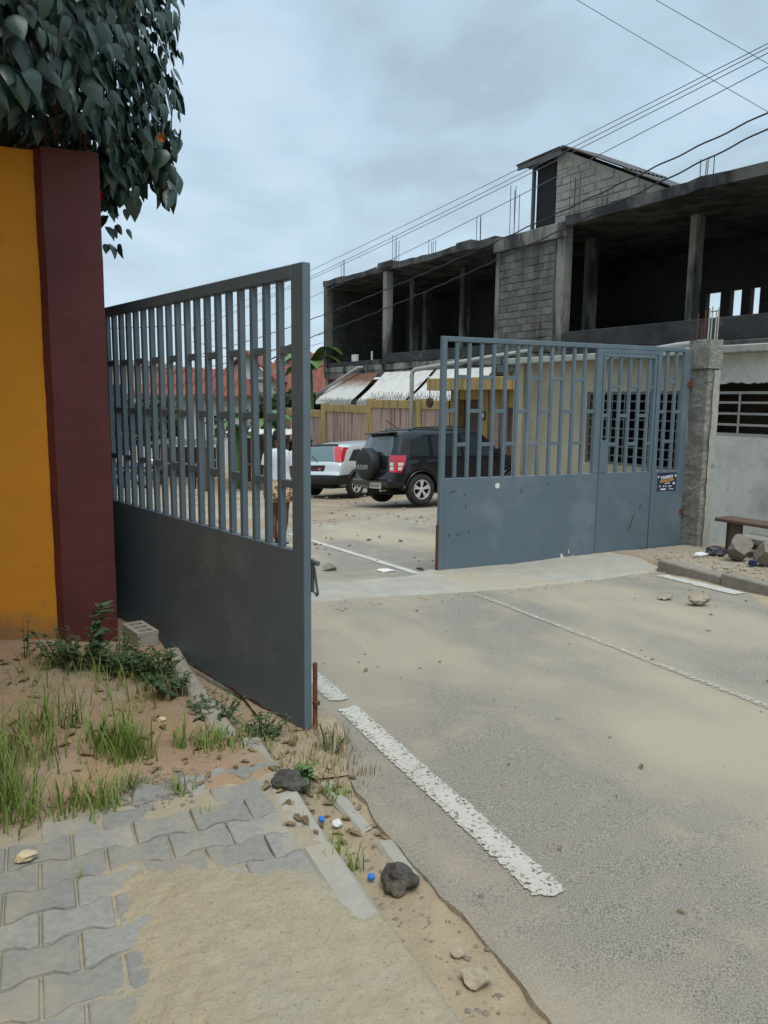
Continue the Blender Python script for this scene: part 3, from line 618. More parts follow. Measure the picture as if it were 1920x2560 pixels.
# poster glued on the closed leaf
po = thing('poster', 'small navy tournament poster glued on the blue-grey gate', 'poster', (2.93, 0, 0))
po.matrix_world = Matrix.Translation((.536, 7.55, -.238)) @ Matrix.Rotation(radians(24.3), 4, 'Z') @ Matrix.Translation((2.93, -.0275, .855))
mb = MB(); mb.box(-.14, .14, 0, .0015, -.103, .103); mb.build('sheet', M_['poster'], po)
RX = Matrix.Rotation(pi/2, 4, 'X'); tilt = Matrix.Rotation(radians(-7), 4, 'Y')
def ptext(t, size, m, x, z, sx=1., bold=.001): lettering('lettering', t, size, m, po, Matrix.Translation((x, -.0015, z)) @ tilt @ RX, .0004, sx, bold)
ptext('TOURNOI', .046, M_['letter_white'], -.005, .052, .85, .0018); ptext('MARACANA', .044, M_['letter_orange'], .0, .014, .82, .0018)
ptext('FOOTBALL', .016, M_['letter_white'], .01, -.018)
mb = MB()
for x, z, w, h in ((-.10, -.05, .022, .012), (-.045, -.05, .02, .012), (-.01, -.052, .03, .008), (.05, -.048, .05, .007), (.05, -.06, .04, .005), (-.05, -.085, .08, .016), (.07, -.083, .07, .007)):
    mb.box(x-w/2, x+w/2, -.0012, -.0002, z-h/2, z+h/2)
for x, z, r in ((-.127, .058, .012), (.125, .066, .013), (.105, -.02, .016)): mb.lathe([(0, -.001), (r, -.001)], 12, 'Y', Matrix.Translation((x, 0, z)))
mb.build('print', M_['letter_white'], po)
# ------------------------------------------------------------------ ochre wall and maroon pillar, left
wa = radians(20)
WX, WY = cos(wa), sin(wa)
P0 = (-1.941, 4.544)
zb = G(*P0)-.05
pl = thing('pillar', 'tall maroon painted pillar at the end of the ochre wall', 'pillar', (P0[0], P0[1], zb), wa)
hp = 2.885-zb
def rough_prism(poly, z0, z1, nz, amp, seed, taper=0):
    """closed column with slightly wavy faces"""
    mb = MB(); ring = []
    for i in range(len(poly)):
        (x0, y0), (x1, y1) = poly[i], poly[(i+1) % len(poly)]; L = math.hypot(x1-x0, y1-y0); n = max(1, int(L/.05))
        ring += [(x0+(x1-x0)*k/n, y0+(y1-y0)*k/n) for k in range(n)]
    n = len(ring); cx = sum(p[0] for p in ring)/n; cy = sum(p[1] for p in ring)/n
    vs = []
    for j in range(nz+1):
        z = z0+(z1-z0)*j/nz
        for x, y in ring:
            k = amp*fbm(x*6+seed, y*6, z*4)+amp*.5*fbm(x*20, y*20+seed, z*16); d = math.hypot(x-cx, y-cy) or 1
            vs.append((x+(x-cx)/d*k, y+(y-cy)/d*k, z+(amp*1.2*fbm(x*9, y*9, seed) if j == nz else 0)))
    f = [(j*n+i, j*n+(i+1) % n, (j+1)*n+(i+1) % n, (j+1)*n+i) for j in range(nz) for i in range(n)]+[tuple(nz*n+i for i in range(n))]
    mb.add(vs, f); return mb
rough_prism([(-.042, .05), (0, 0), (.305, 0), (.305, .36), (-.042, .36)], 0, hp, 60, .004, 3).build('shaft', M_['maroon'], pl)
mb = MB()
for x, y, h, lean in ((.02, .12, .30, .01), (.09, .10, .55, -.01), (.20, .10, .22, .02), (.235, .12, .28, .0), (.05, .28, .4, .01), (.25, .28, .35, -.02)):
    mb = MB(); mb.tube([(x, y, hp-.02), (x+lean, y, hp+h)], .007, 6); mb.build('rebar', M_['rust'], pl)
yw = thing('boundary_wall', 'ochre yellow rendered wall on the left', 'wall', (P0[0], P0[1], zb), wa)
mb = MB()
def fn(u, v):
    x = -1.45+1.409*u; z = -.1+(hp+.09)*v; return (x, .055+.004*fbm(x*3, z*3), z+(.006*fbm(x*8, 2) if v == 1 else 0))
mb.grid(40, 46, fn)
mb.box(-1.45, -.0425, .06, .25, -.1, hp-.02); mb.build('render_coat', M_['ochre_wall'], yw, smooth=False)
def shading_wing():  # unseen stretch of wall along the footpath, added to shade the open leaf
    c = Vector((P0[0]-1.45*WX, P0[1]-1.45*WY)); rel = Matrix.Rotation(radians(24.3)-wa, 4, 'Z'); mb = MB()
    def fn(u, v):
        y = -11+11.1*u; z = -.1+(hp+.09)*v; return (.0+.004*fbm(y*3, z*3), y, z)
    mb.grid(120, 40, fn); mb.box(-.2, -.006, -11, .1, -.1, hp-.02)
    T4 = Matrix.Translation((-1.45, .0, 0)) @ rel; mb.v = [tuple(T4 @ Vector(v)) for v in mb.v]; mb.build('added_wing', M_['ochre_wall'], yw)
shading_wing()
mb = MB(); Mi = Matrix.Rotation(-wa, 4, 'Z') @ Matrix.Translation((-P0[0], -P0[1], 0)); d_ = Vector((-.5, .95)).normalized(); o_ = Vector((d_.y, -d_.x))*.09
mb.prism([tuple((Mi @ Vector((*(Vector(p)+q), 0)))[:2]) for p, q in (((-1.93, 4.86), o_), ((-2.47, 5.86), o_), ((-2.47, 5.86), -o_), ((-1.93, 4.86), -o_))], -.1, 2.62-zb); mb.build('added_return_wall', M_['maroon'], yw, norm=True)  # hidden wall added behind the pillar, keeps sky light off the leaf
gp = thing('gatepost', 'concrete gatepost behind the maroon pillar carrying the open leaf', 'pillar', (-2.41, 5.97, -.3), radians(24.3))
rough_prism([(-.15, -.15), (.10, -.15), (.10, .15), (-.15, .15)], 0, 2.75, 30, .006, 8).build('shaft', M_['rough_concrete'], gp)
# hollow block and slabs at the pillar foot
hb = thing('concrete_block', 'hollow concrete block with three slots standing by the pillar', 'block', (-1.50, 4.60, G(-1.50, 4.6)+.07), radians(-52))
mb = MB(); L_, w_, h_ = .27, .13, .165
mb.bbox(-L_/2, L_/2, -w_/2, w_/2, 0, h_-.012, .006)
xs = [-L_/2, -.105, -.055, -.025, .025, .055, .105, L_/2]
for i in range(7):
    if i in (1, 3, 5):
        for y0, y1 in ((-w_/2, -.038), (.038, w_/2)): mb.box(xs[i], xs[i+1], y0, y1, h_-.012, h_+.012)
    else: mb.box(xs[i], xs[i+1], -w_/2, w_/2, h_-.012, h_+.012)
mb.build('block', M_['kerb'], hb)
for x in (-.08, 0, .08): mb = MB(); mb.box(x-.024, x+.024, -.037, .037, h_-.0118, h_-.009); mb.build('slot', M_['dark'], hb)
rock('stone', 'flat broken slab lying in front of the hollow block', 'slab', (-1.40, 4.33), (.15, .09, .05), M_['kerb'], 31, .09, flat=.6, ang=.6, rz=.3)
# ------------------------------------------------------------------ right gatepost
ps, pa = 6.82, 6.42
px, py = W(ps, pa); pr = thing('gatepost', 'rough concrete gatepost on the right with bare rebar on top', 'pillar', (px, py, G(px, py)-.05), radians(24.3))
hp2 = 2.20-(G(px, py)-.05)
rough_prism([(0, 0), (.15, 0), (.15, .26), (0, .26)], 0, hp2-.30, 60, .014, 21).build('shaft', M_['rough_concrete'], pr)
rough_prism([(-.02, -.02), (.175, -.02), (.175, .28), (-.02, .28)], hp2-.31, hp2, 8, .010, 25).build('cap', M_['rough_concrete'], pr)
mb = MB()
def fn(u, v):
    x = .07+.095*u-.02*fbm(v*7, 3)*(1-u); return (x, -.022+.006*fbm(x*14, v*9)-.0*u, .02+(hp2-.36)*v)
mb.grid(8, 60, fn); mb.box(.085, .160, -.02, .02, 0, hp2-.33); mb.build('plaster_strip', M_['plaster_edge'], pr)
for i, (x, y, h) in enumerate(((.0, .04, .34), (.05, .05, .36), (.09, .03, .33), (.145, .05, .36), (.02, .22, .3), (.13, .22, .34), (.07, .2, .18))):
    mb = MB(); mb.tube([(x, y, hp2-.02), (x+.004, y, hp2+h)], .008, 6); mb.build('rebar', M_['plaster_edge'] if i < 4 else M_['rust'], pr)
mb = MB(); mb.tube([(.0, .04, hp2+.3), (.145, .05, hp2+.32)], .006, 6); mb.build('rebar', M_['rust'], pr)
# ------------------------------------------------------------------ facade frame: s along the front, y inwards, z up
FA = math.atan2(-.84985, .52703)
F0 = (-2.67, 34.0)
def FW(s, y): return (F0[0]+.52703*s+.84985*y, F0[1]-.84985*s+.52703*y)
def fthing(name, label, cat, s, y, z=0, group=None):
    x, yy = FW(s, y); return thing(name, label, cat, (x, yy, z), FA, group)
class OMB(MB):       # builder whose input coordinates are facade coordinates of an object placed at (s, y, z)
    def __init__(q, s, y, z): super().__init__(); q.o = (s, y, z)
    def mesh(q, *a, **k):
        q.v = [(v[0]-q.o[0], v[1]-q.o[1], v[2]-q.o[2]) for v in q.v]; q.o = (0, 0, 0); return super().mesh(*a, **k)
# low annex
AY = -7.477; AO = (20.96, AY, -.45)
an = fthing('annex', 'low annex with beige and grey plaster walls and barred windows behind the gate', 'building', *AO)
def apart(name, m, boxes, b=0):
    q = OMB(*AO)
    for x in boxes: q.bbox(*x, b) if b else q.box(*x)
    return q.build(name, m, an)
yi = AY+.18
apart('wall', M_['beige_plaster'], [(21.17, 22.46, AY+.05, yi, -.45, 2.075), (22.46, 24.0, AY+.05, yi, -.45, .66), (22.46, 24.0, AY+.05, yi, 1.65, 2.075), (24.0, 24.16, AY+.05, yi, -.45, 2.075)])
apart('pilaster', M_['beige_plaster'], [(20.96, 21.168, AY, yi, -.45, 2.074)])
apart('wall', M_['plaster'], [(24.163, 24.41, AY, yi, -.45, 2.075), (24.41, 25.27, AY, yi, -.45, 1.13), (24.41, 25.27, AY, yi, 1.76, 2.075), (25.27, 28.5, AY, yi, -.45, 2.075)])
apart('side_wall', M_['beige_plaster'], [(20.962, 21.12, yi+.001, -4.4, -.45, 2.074), (21.12, 28.5, -4.55, -4.4, -.45, 2.074), (28.35, 28.5, yi+.001, -4.551, -.45, 2.074)])
apart('roof_slab', M_['plaster_edge'], [(20.84, 28.6, AY-.14, -4.25, 2.077, 2.165)], .01)
apart('floor', M_['dark'], [(21.13, 28.34, yi+.002, -4.552, -.3, -.25)])
q = OMB(*AO); n = 26
for i in range(n):      # ragged raw edge above the right window
    x0 = 24.41+.86*i/n; x1 = 24.41+.86*(i+1)/n; z = 1.74+.035*fbm(i*.35, 3)
    q.box(x0, x1, AY-.004, AY+.03, z, 1.765)
q.build('raw_lintel', M_['plaster'], an)
def grille(s0, s1, z0, z1, y, nh, nv, r, m, lab):
    g = OMB(*AO)
    for a in ((s0, s1, y-.015, y+.015, z1-.03, z1), (s0, s1, y-.015, y+.015, z0, z0+.03), (s0, s0+.03, y-.014, y+.014, z0+.03, z1-.03), (s1-.03, s1, y-.014, y+.014, z0+.03, z1-.03)): g.box(*a)
    o = g.build('window_grille', m, an); o['label'] = lab
    for i in range(nh):
        z = z0+(z1-z0)*(i+1)/(nh+1); h = OMB(*AO); h.box(s0+.03, s1-.03, y-.010, y+.010, z-r, z+r); h.build('grille_bar', m, o)
    for i in range(nv):
        x = s0+(s1-s0)*(i+1)/(nv+1); h = OMB(*AO); h.box(x-r, x+r, y-.0135, y-.0105, z0+.03, z1-.03); h.build('grille_bar', m, o)
grille(22.47, 23.99, .665, 1.645, AY+.08, 7, 6, .009, M_['steel'], 'square mesh grille of the window behind the gate')
grille(24.415, 25.265, 1.135, 1.645, AY+.03, 3, 1, .013, M_['pipe'], 'horizontal bar grille of the right window')
# ------------------------------------------------------------------ bench and rubble on the footway
bz = -.085
bx, by = 3.74, 8.42
bn = thing('bench', 'worn brown wooden bench standing against the grey plaster wall', 'bench', (bx, by, bz), FA)
mb = MB(); mb.bbox(0, 1.7, -.14, .13, .315, .355, .008); mb.build('seat', M_['wood'], bn)
for x in (.13, 1.45):
    mb = MB(); mb.prism([(x, -.10), (x+.035, -.10), (x+.035, .10), (x, .10)], 0, .314); mb.bbox(x-.0, x+.17, -.10, -.06, 0, .313, .004); mb.build('leg', M_['wood'], bn)
def bar_thing(name, label, cat, loc, rz, dims, m, rx=0, ry=0, amp=.008, b=.01):
    mb = MB(); L_, w_, h_ = dims; n = 10
    mb.bbox(-L_/2, L_/2, -w_/2, w_/2, 0, h_, b)
    mb.v = [(x+amp*fbm(x*9, y*9, z*9+loc[0]), y+amp*fbm(x*9+3, y*9, z*9), z+amp*fbm(x*9+7, y*9, z*9)) for x, y, z in mb.v]
    o = mb.build(name, m); o.location = loc; o.rotation_euler = (rx, ry, rz); return tag(o, label, cat)
bar_thing('slab', 'grey concrete plank resting on the two blocks below the bench', 'plank', (4.08, 7.52, .075), FA, (1.1, .2, .07), M_['wood_grey'], rx=.05)
bar_thing('slab', 'dark timber lying under the concrete plank', 'plank', (4.1, 7.62, .0), FA+.05, (1.0, .12, .07), M_['wood'])
rock('concrete_block', 'curved grey concrete lump on the kerb left of the split block', 'block', (3.60, 7.66), (.155, .12, .135), M_['grey_stone'], 42, .10, flat=1, ang=.66, rz=.5, sub=3)
rock('concrete_block', 'split tan concrete block tilted on the kerb right of the curved lump', 'block', (3.72, 7.34), (.12, .13, .14), M_['kerb_dark'], 47, .10, flat=1, ang=.58, rz=.9, sub=3)
for i, (x, y, lb) in enumerate(((4.30, 7.95, 'grey lidded jar on the plank under the bench'), (4.42, 7.78, 'second grey jar on the plank under the bench'))):
    mb = MB(); mb.lathe([(0, 0), (.05, 0), (.055, .02), (.055, .09), (.04, .11), (.045, .112), (.045, .16), (.02, .18), (0, .18)], 16)
    o = mb.build('jar', M_['plaster'], smooth=True); o.location = (x, y, -.08+.03); tag(o, lb, 'jar')
rock('plastic_bag', 'black plastic bag crumpled at the foot of the plaster wall', 'bag', (3.52, 8.02), (.10, .07, .06), M_['bag'], 51, .10, rough=.6, sub=3)
rock('plastic_bag', 'dark blue rag between the two blocks', 'rag', (3.60, 7.36), (.045, .03, .05), mat('blue_rag', (.02, .035, .10), rough=.8), 52, .10, rough=.6)
mb = MB(); mb.grid(6, 4, lambda u, v: (u*.17-.085, v*.09-.045, .01+.03*sin(u*3)*v)); o = mb.build('paper', M_['paper']); o.location = (2.98, 7.38, G(2.98, 7.38)+.03); o.rotation_euler = (0, .1, .3); tag(o, 'scrap of white paper lying at the end of the kerb', 'paper')
rock('stone', 'white plaster chunk beside the right gatepost', 'rock', (3.30, 7.86), (.085, .05, .04), M_['paper'], 55, .11, ang=.7)
# ------------------------------------------------------------------ unfinished two-storey building
BO = (0, 0, -1.9)
bd = fthing('unfinished_building', 'sooty unfinished concrete building with open upper floor', 'building', *BO)
def bpart(name, m, boxes, par=None, b=0):
    q = OMB(*BO)
    for x in boxes: q.bbox(*x, b) if b else q.box(*x)
    return q.build(name, m, par or bd)
BE = 28.
# slabs
def wavy_slab(name, m, s0, s1, y0, y1, z0, z1, amp, seed):
    q = OMB(*BO); n = int((s1-s0)/.35); prof = [(y0, z0), (y0, z1), (y1, z1), (y1, z0)]
    vs = []
    for i in range(n+1):
        s = s0+(s1-s0)*i/n
        for y, z in prof: vs.append((s, y+amp*.6*fbm(s*1.1, z*3, seed), z+amp*fbm(s*.6, z, seed)+amp*.6*fbm(s*3, y, seed)))
    q.add(vs, [(i*4+k, i*4+(k+1) % 4, (i+1)*4+(k+1) % 4, (i+1)*4+k) for i in range(n) for k in range(4)]+[(0, 1, 2, 3), (n*4+3, n*4+2, n*4+1, n*4)])
    return q.build(name, m, bd, norm=True)
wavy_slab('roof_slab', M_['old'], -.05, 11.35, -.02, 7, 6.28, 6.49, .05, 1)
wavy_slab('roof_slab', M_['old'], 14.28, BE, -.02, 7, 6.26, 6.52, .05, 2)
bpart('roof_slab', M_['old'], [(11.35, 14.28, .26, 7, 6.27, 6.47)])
bpart('roof_upstand', M_['old'], [(4.55, 5.45, -.10, .3, 6.36, 6.62)], b=.03); bpart('roof_upstand', M_['old'], [(9.3, 10.1, .0, .4, 6.44, 6.60)], b=.03)
bpart('floor_slab', M_['old_light'], [(0, 4.75, -.03, 6.9, 2.64, 2.86)], b=.02)
wavy_slab('floor_slab', M_['old_light'], 5.05, 14.3, -.05, 6.9, 2.66, 2.88, .03, 5)
bpart('floor_slab', M_['old'], [(14.32, BE, -.03, 6.9, 2.66, 2.90)], b=.02)
bpart('beam', M_['old_light'], [(.0, 14.3, .0, .25, 2.40, 2.638)])
# parapets
bpart('parapet', M_['old_black'], [(.23, 4.72, .0, .16, 2.865, 3.06)], b=.015)
bpart('parapet', M_['old_black'], [(5.10, 11.4, .0, .16, 2.90, 3.25)], b=.015)
bpart('parapet', M_['old_black'], [(14.32, BE, .0, .16, 2.905, 3.42)], b=.015)
# columns
for s, y, w, d, z0, z1 in ((4.80, .01, .26, .3, 2.87, 6.29), (3.94, 1.8, .26, .26, 2.88, 6.29), (7.22, 1.8, .26, .3, 2.88, 6.30), (13.28, 1.8, .30, .3, 2.88, 6.30), (16.9, 1.8, .20, .34, 2.88, 6.30), (21.2, 1.8, .25, .3, 2.88, 6.3), (13.98, .0, .30, .32, 2.64, 6.27), (1.35, 4.2, .3, .3, 2.88, 6.29)):
    bpart('column', M_['old_light'], [(s, s+w, y, y+d, z0, z1)], b=.012)
# walls of the upper floor: left end, back with window openings, right part
bpart('end_wall', M_['mortar'], [(0, .20, .02, 6.0, 2.87, 6.30)])
bpart('wall_edge', M_['old_light'], [(-.004, .204, -.012, .0195, 2.862, 6.30)])
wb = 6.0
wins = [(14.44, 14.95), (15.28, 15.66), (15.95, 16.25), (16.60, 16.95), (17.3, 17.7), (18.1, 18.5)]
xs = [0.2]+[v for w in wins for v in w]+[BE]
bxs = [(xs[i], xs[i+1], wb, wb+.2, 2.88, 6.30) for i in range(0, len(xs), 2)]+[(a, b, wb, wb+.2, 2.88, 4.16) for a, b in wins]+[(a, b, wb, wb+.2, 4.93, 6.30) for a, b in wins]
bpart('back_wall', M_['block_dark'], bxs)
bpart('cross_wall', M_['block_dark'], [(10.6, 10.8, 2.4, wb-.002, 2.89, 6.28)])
# coursed blocks: the inside of the left end wall and the projecting bay
def shared_block(name, L_, t, h, m, b=.012):
    mb = MB(); mb.bbox(-L_/2, L_/2, -t/2, t/2, -h/2, h/2, b); return mb.mesh(name, m)
def course_wall(par, org, s0, s1, z0, z1, yc, t, m, L_=.42, h=.205, along='s', skip=None):
    full = shared_block('block', L_-.012, t, h-.012, m, .016); half = shared_block('block', L_/2-.012, t, h-.012, m, .016)
    j = 0; z = z0+h/2
    while z+h/2 <= z1+.02:
        s = s0; first = j % 2
        while s < s1-.08:
            me, l = (half, L_/2) if (first or s+L_ > s1+.02) else (full, L_)
            first = 0
            if s+l > s1+.05: break
            c = (s+l/2+rnd.uniform(-.006, .006), yc+rnd.uniform(-.012, .012), z+rnd.uniform(-.006, .006))
            if not (skip and skip(c)):
                if along == 's': o = link('block', me, par, (c[0]-org[0], c[1]-org[1], c[2]-org[2]))
                else: o = link('block', me, par, (c[1]-org[0], c[0]-org[1], c[2]-org[2]), pi/2)
            s += l
        j += 1; z += h
bay = bpart('bay_wall', M_['mortar_light'], [(11.46, 13.96, -.015, .20, 2.90, 5.95)]); bay['label'] = 'blockwork bay between the open sides'
course_wall(bay, BO, 11.62, 13.95, 2.92, 5.90, -.012, .05, M_['block'])
bpart('pier', M_['old_light'], [(11.44, 11.60, -.05, .2, 2.66, 5.96)], b=.015)
bpart('bay_beam', M_['old_light'], [(11.36, 14.30, -.10, .26, 5.96, 6.36)], b=.015)
ew = [o for o in bd.children if o.name.startswith('end_wall')][0]
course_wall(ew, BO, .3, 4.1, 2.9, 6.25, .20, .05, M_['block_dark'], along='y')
# stair head on the roof
bpart('stair_wall', M_['mortar'], [(13.400, 13.540, .62, 1.44, 6.45, 8.22)])
def tri_wall(y0, y1, m, name):
    q = OMB(*BO); P = [(13.410, 6.46), (17.300, 6.46), (17.300, 6.62), (13.800, 8.36), (13.410, 8.36)]; n = len(P)
    q.add([(s, y0, z) for s, z in P]+[(s, y1, z) for s, z in P], [tuple(range(n)), tuple(range(2*n-1, n-1, -1))]+[(i, n+i, n+(i+1) % n, (i+1) % n) for i in range(n)])
    return q.build(name, m, bd, norm=True)
sw = tri_wall(.45, .60, M_['stair_block'], 'stair_wall'); sw['label'] = 'grey block wall of the stair head'
tri_wall(1.45, 1.6, M_['mortar'], 'stair_wall')
course_wall(sw, BO, 13.420, 17.250, 6.48, 8.35, .445, .05, M_['stair_block'], skip=lambda c: c[2]+.09 > 8.36-(max(0, c[0]+.17-13.800))*.497)
bpart('door_frame', M_['corr'], [(12.410, 12.480, .42, .52, 6.48, 8.36)]); bpart('stair_back', M_['corr'], [(12.480, 13.400, 1.45, 1.55, 6.48, 8.36)])
bpart('stair_door', M_['dark'], [(12.490, 13.390, .56, .60, 6.50, 8.36)])
def corr(name, pts, y0, y1, m, par):       # corrugated sheet following (s, z) points, ridges run along s
    q = OMB(*BO); n = int((y1-y0)/.04); vs = []
    for s, z in pts:
        for i in range(n+1): y = y0+(y1-y0)*i/n; vs.append((s, y, z+.018*cos(i*pi/2)))
    k = n+1
    q.add(vs, [(i*k+j, i*k+j+1, (i+1)*k+j+1, (i+1)*k+j) for i in range(len(pts)-1) for j in range(n)])
    o = q.build(name, m, par); md = o.modifiers.new('t', 'SOLIDIFY'); md.thickness = .012; return o
corr('roof_sheet', [(11.900, 8.40), (12.500, 8.43), (13.700, 8.47), (13.900, 8.42)], .22, 1.75, M_['corr'], bd)
corr('roof_sheet', [(13.800, 8.48), (14.750, 8.02), (16.150, 7.33)], .20, 1.75, M_['corr'], bd)
corr('roof_sheet', [(15.950, 7.38), (17.400, 6.66)], .26, 1.75, M_['corr'], bd)
bpart('fascia', M_['corr'], [(11.950, 13.750, .25, .29, 8.26, 8.40)])
# bare rebar on the roof
for gs, y, n, h in ((1.0, .3, 3, .75), (5.1, .25, 4, 1.05), (7.25, .4, 4, .6), (9.9, .4, 3, .9), (11.75, .2, 4, 1.35), (14.2, .2, 4, 1.2), (15.2, .2, 4, .5), (18.3, .2, 4, .6), (3.0, 1.5, 2, .7)):
    for i in range(n):
        q = OMB(*BO); x = gs+.09*i+rnd.uniform(-.02, .02); q.tube([(x, y+.1*(i % 2), 6.42), (x+rnd.uniform(-.03, .03), y+.1*(i % 2), 6.5+h*rnd.uniform(.75, 1.05))], .011, 5); q.build('rebar', M_['rebar'], bd)
# ground floor
bpart('ground_wall', M_['pink'], [(0, .22, .05, 6, -1.9, 2.39), (4.83, 5.05, .08, 1.5, -1.9, 2.39), (.22, 12.0, 1.6, 1.8, -1.9, 2.39), (12.15, 14.3, .10, .3, -1.9, 2.39), (14.3, BE, .3, .5, -1.9, 2.64)])
bpart('corner_post', M_['yellow'], [(11.98, 12.15, .04, .32, -1.9, 2.39)])
bpart('dark_opening', M_['dark'], [(.22, 12.0, 1.55, 1.598, -1.5, 2.2)])  # near-black sheet, paints the shade inside the openings under the awnings
bpart('loose_block', M_['plaster'], [(2.4, 2.75, .02, .14, 3.062, 3.33)]); bpart('stub_post', M_['plaster'], [(3.9, 3.95, .05, .1, 3.062, 3.4)])
# things standing on / hung from the building
for i, (s0, s1, m, lb) in enumerate(((1.75, 4.70, M_['rust_awning'], 'rust-stained sheet awning at the left end of the building'), (5.13, 8.30, M_['awning'], 'white sheet awning in the middle, beside the drain pipe'), (8.5, 11.6, M_['awning'], 'white sheet awning nearest the yellow portal'))):
    aw = fthing('awning', lb, 'awning', s0, 0, 2.5, 'awnings under the first floor')
    q = OMB(s0, 0, 2.5)
    def fn(u, v):
        sl = .20*sin(pi*v)*.25; return (s0+(s1-s0)*u, -.06-1.22*v, 2.55-1.08*v-.05*sin(pi*v)+.003*sin(u*40))
    q.grid(40, 8, fn); o = q.build('sheet', m, aw, smooth=True); md = o.modifiers.new('t', 'SOLIDIFY'); md.thickness = .012
    q = OMB(s0, 0, 2.5); q.grid(40, 2, lambda u, v: (s0+(s1-s0)*u, -1.281-.02*v, 1.47-.14*v+.01*sin(u*60)*v)); o = q.build('valance', M_['awning'], aw); md = o.modifiers.new('t', 'SOLIDIFY'); md.thickness = .006
    for s in (s0+.05, s1-.05):
        q = OMB(s0, 0, 2.5); q.tube([(s, .02, 1.5), (s, -1.26, 1.46)], .015, 6); q.build('bracket', M_['steel'], aw)
# ------------------------------------------------------------------ compound wall with barbed wire
CY = -1.9
cw = fthing('compound_wall', 'streaked pink compound wall with ochre posts behind the cars', 'wall', 0.5, CY, -1.9)
def cpart(name, m, boxes, b=.0):
    q = OMB(.5, CY, -1.9)
    for x in boxes: q.bbox(*x, b) if b else q.box(*x)
    return q.build(name, m, cw)
segs = [(.5, 3.50, 1.10), (3.90, 6.98, 1.33), (7.24, 10.04, 1.52), (10.32, 11.75, 1.52), (14.0, 17.0, 1.62)]
for s0, s1, zt in segs:
    cpart('panel', M_['pink'], [(s0, s1, CY, CY+.15, -1.9, zt-.28)])
    cpart('coping', M_['yellow'], [(s0, s1, CY-.04, CY+.17, zt-.28, zt)], .012)
for s, zt, w in ((3.52, 1.37, .24), (7.0, 1.56, .23), (10.06, 1.55, .25), (.3, 1.15, .2)):
    cpart('post', M_['yellow'], [(s-.02+.002, s+w+.02-.002, CY-.06, CY+.2, -1.9, zt)], .012)
def barbs(s0, s1, z, label):
    bw = fthing('barbed_wire', label, 'barbed wire', s0, CY, z)
    q = OMB(s0, CY, z); n = int((s1-s0)/.16)
    for i in range(n+1):
        s = s0+(s1-s0)*i/n; yy = CY+.06
        for k in range(2):
            l = rnd.uniform(.09, .15)*(1 if k else -1); h = rnd.uniform(.16, .30)
            q.tube([(s, yy, z), (s+l*.25, yy+.02*l, z+h*.45), (s+l, yy+rnd.uniform(-.06, .06), z+h)], .0075, 4, False)
    q.tube([(s0+(s1-s0)*i/60, CY+.06, z+.11+.02*sin(i*1.7)) for i in range(61)], .006, 4); q.tube([(s0+(s1-s0)*i/60, CY+.05, z+.05+.015*sin(i*2.3+1)) for i in range(61)], .006, 4)
    o = q.build('spikes', M_['rebar'], bw)
barbs(3.6, 6.95, 1.32, 'barbed wire strip over the rust-stained awning side of the pink wall')
barbs(7.05, 10.0, 1.51, 'barbed wire strip on the middle bay of the pink wall')
barbs(10.1, 11.7, 1.51, 'barbed wire strip beside the yellow portal')
# portal with canopy and door
pt = fthing('portal', 'ochre entrance portal with flat canopy and brown door, house number 28', 'portal', 11.7, CY, -1.9)
def ppart(name, m, boxes, b=0, par=None):
    q = OMB(11.7, CY, -1.9)
    for x in boxes: q.bbox(*x, b) if b else q.box(*x)
    return q.build(name, m, par or pt)
ppart('canopy', M_['yellow'], [(11.62, 15.2, CY-.75, CY+.5, 1.80, 2.14)], .015)
ppart('post', M_['yellow'], [(11.95, 12.28, CY-.12, CY+.25, -1.9, 1.798)], .01); ppart('post', M_['yellow'], [(13.26, 13.66, CY-.12, CY+.25, -1.9, 1.798)], .01)
ppart('lintel', M_['yellow'], [(12.282, 13.258, CY-.05, CY+.2, 1.55, 1.798), (13.662, 15.1, CY-.06, CY+.2, 1.50, 1.798)])
ppart('side_panel', M_['pink'], [(13.662, 15.1, CY, CY+.15, -1.9, 1.498)])
dr = ppart('door', M_['door'], [(12.29, 13.25, CY+.12, CY+.17, -1.9, 1.548)]); 
ppart('handle', M_['steel'], [(13.06, 13.12, CY+.07, CY+.118, .42, .56)], par=dr)
npx = ppart('number_plate', M_['letter_dark'], [(13.33, 13.59, CY-.145, CY-.122, .99, 1.22)])
lettering('lettering', '28', .2, M_['letter_white'], npx, Matrix.Translation((13.46-11.7, -.1465, 1.105+1.9)) @ RX, .001, .95)
lp = fthing('wall_lamp', 'round dark red lamp under the edge of the portal canopy', 'lamp', 11.75, CY-.72, 1.45)
mb = MB(); mb.lathe([(0, -.05), (.12, -.05), (.15, -.02), (.15, .02), (.12, .05), (0, .05)], 20, 'Y'); mb.build('disc', mat('dark_red', (.07, .02, .018), rough=.6), lp); mb = MB(); mb.tube([(0, 0, .14), (0, 0, .36)], .015, 6); mb.build('stem', M_['steel'], lp)
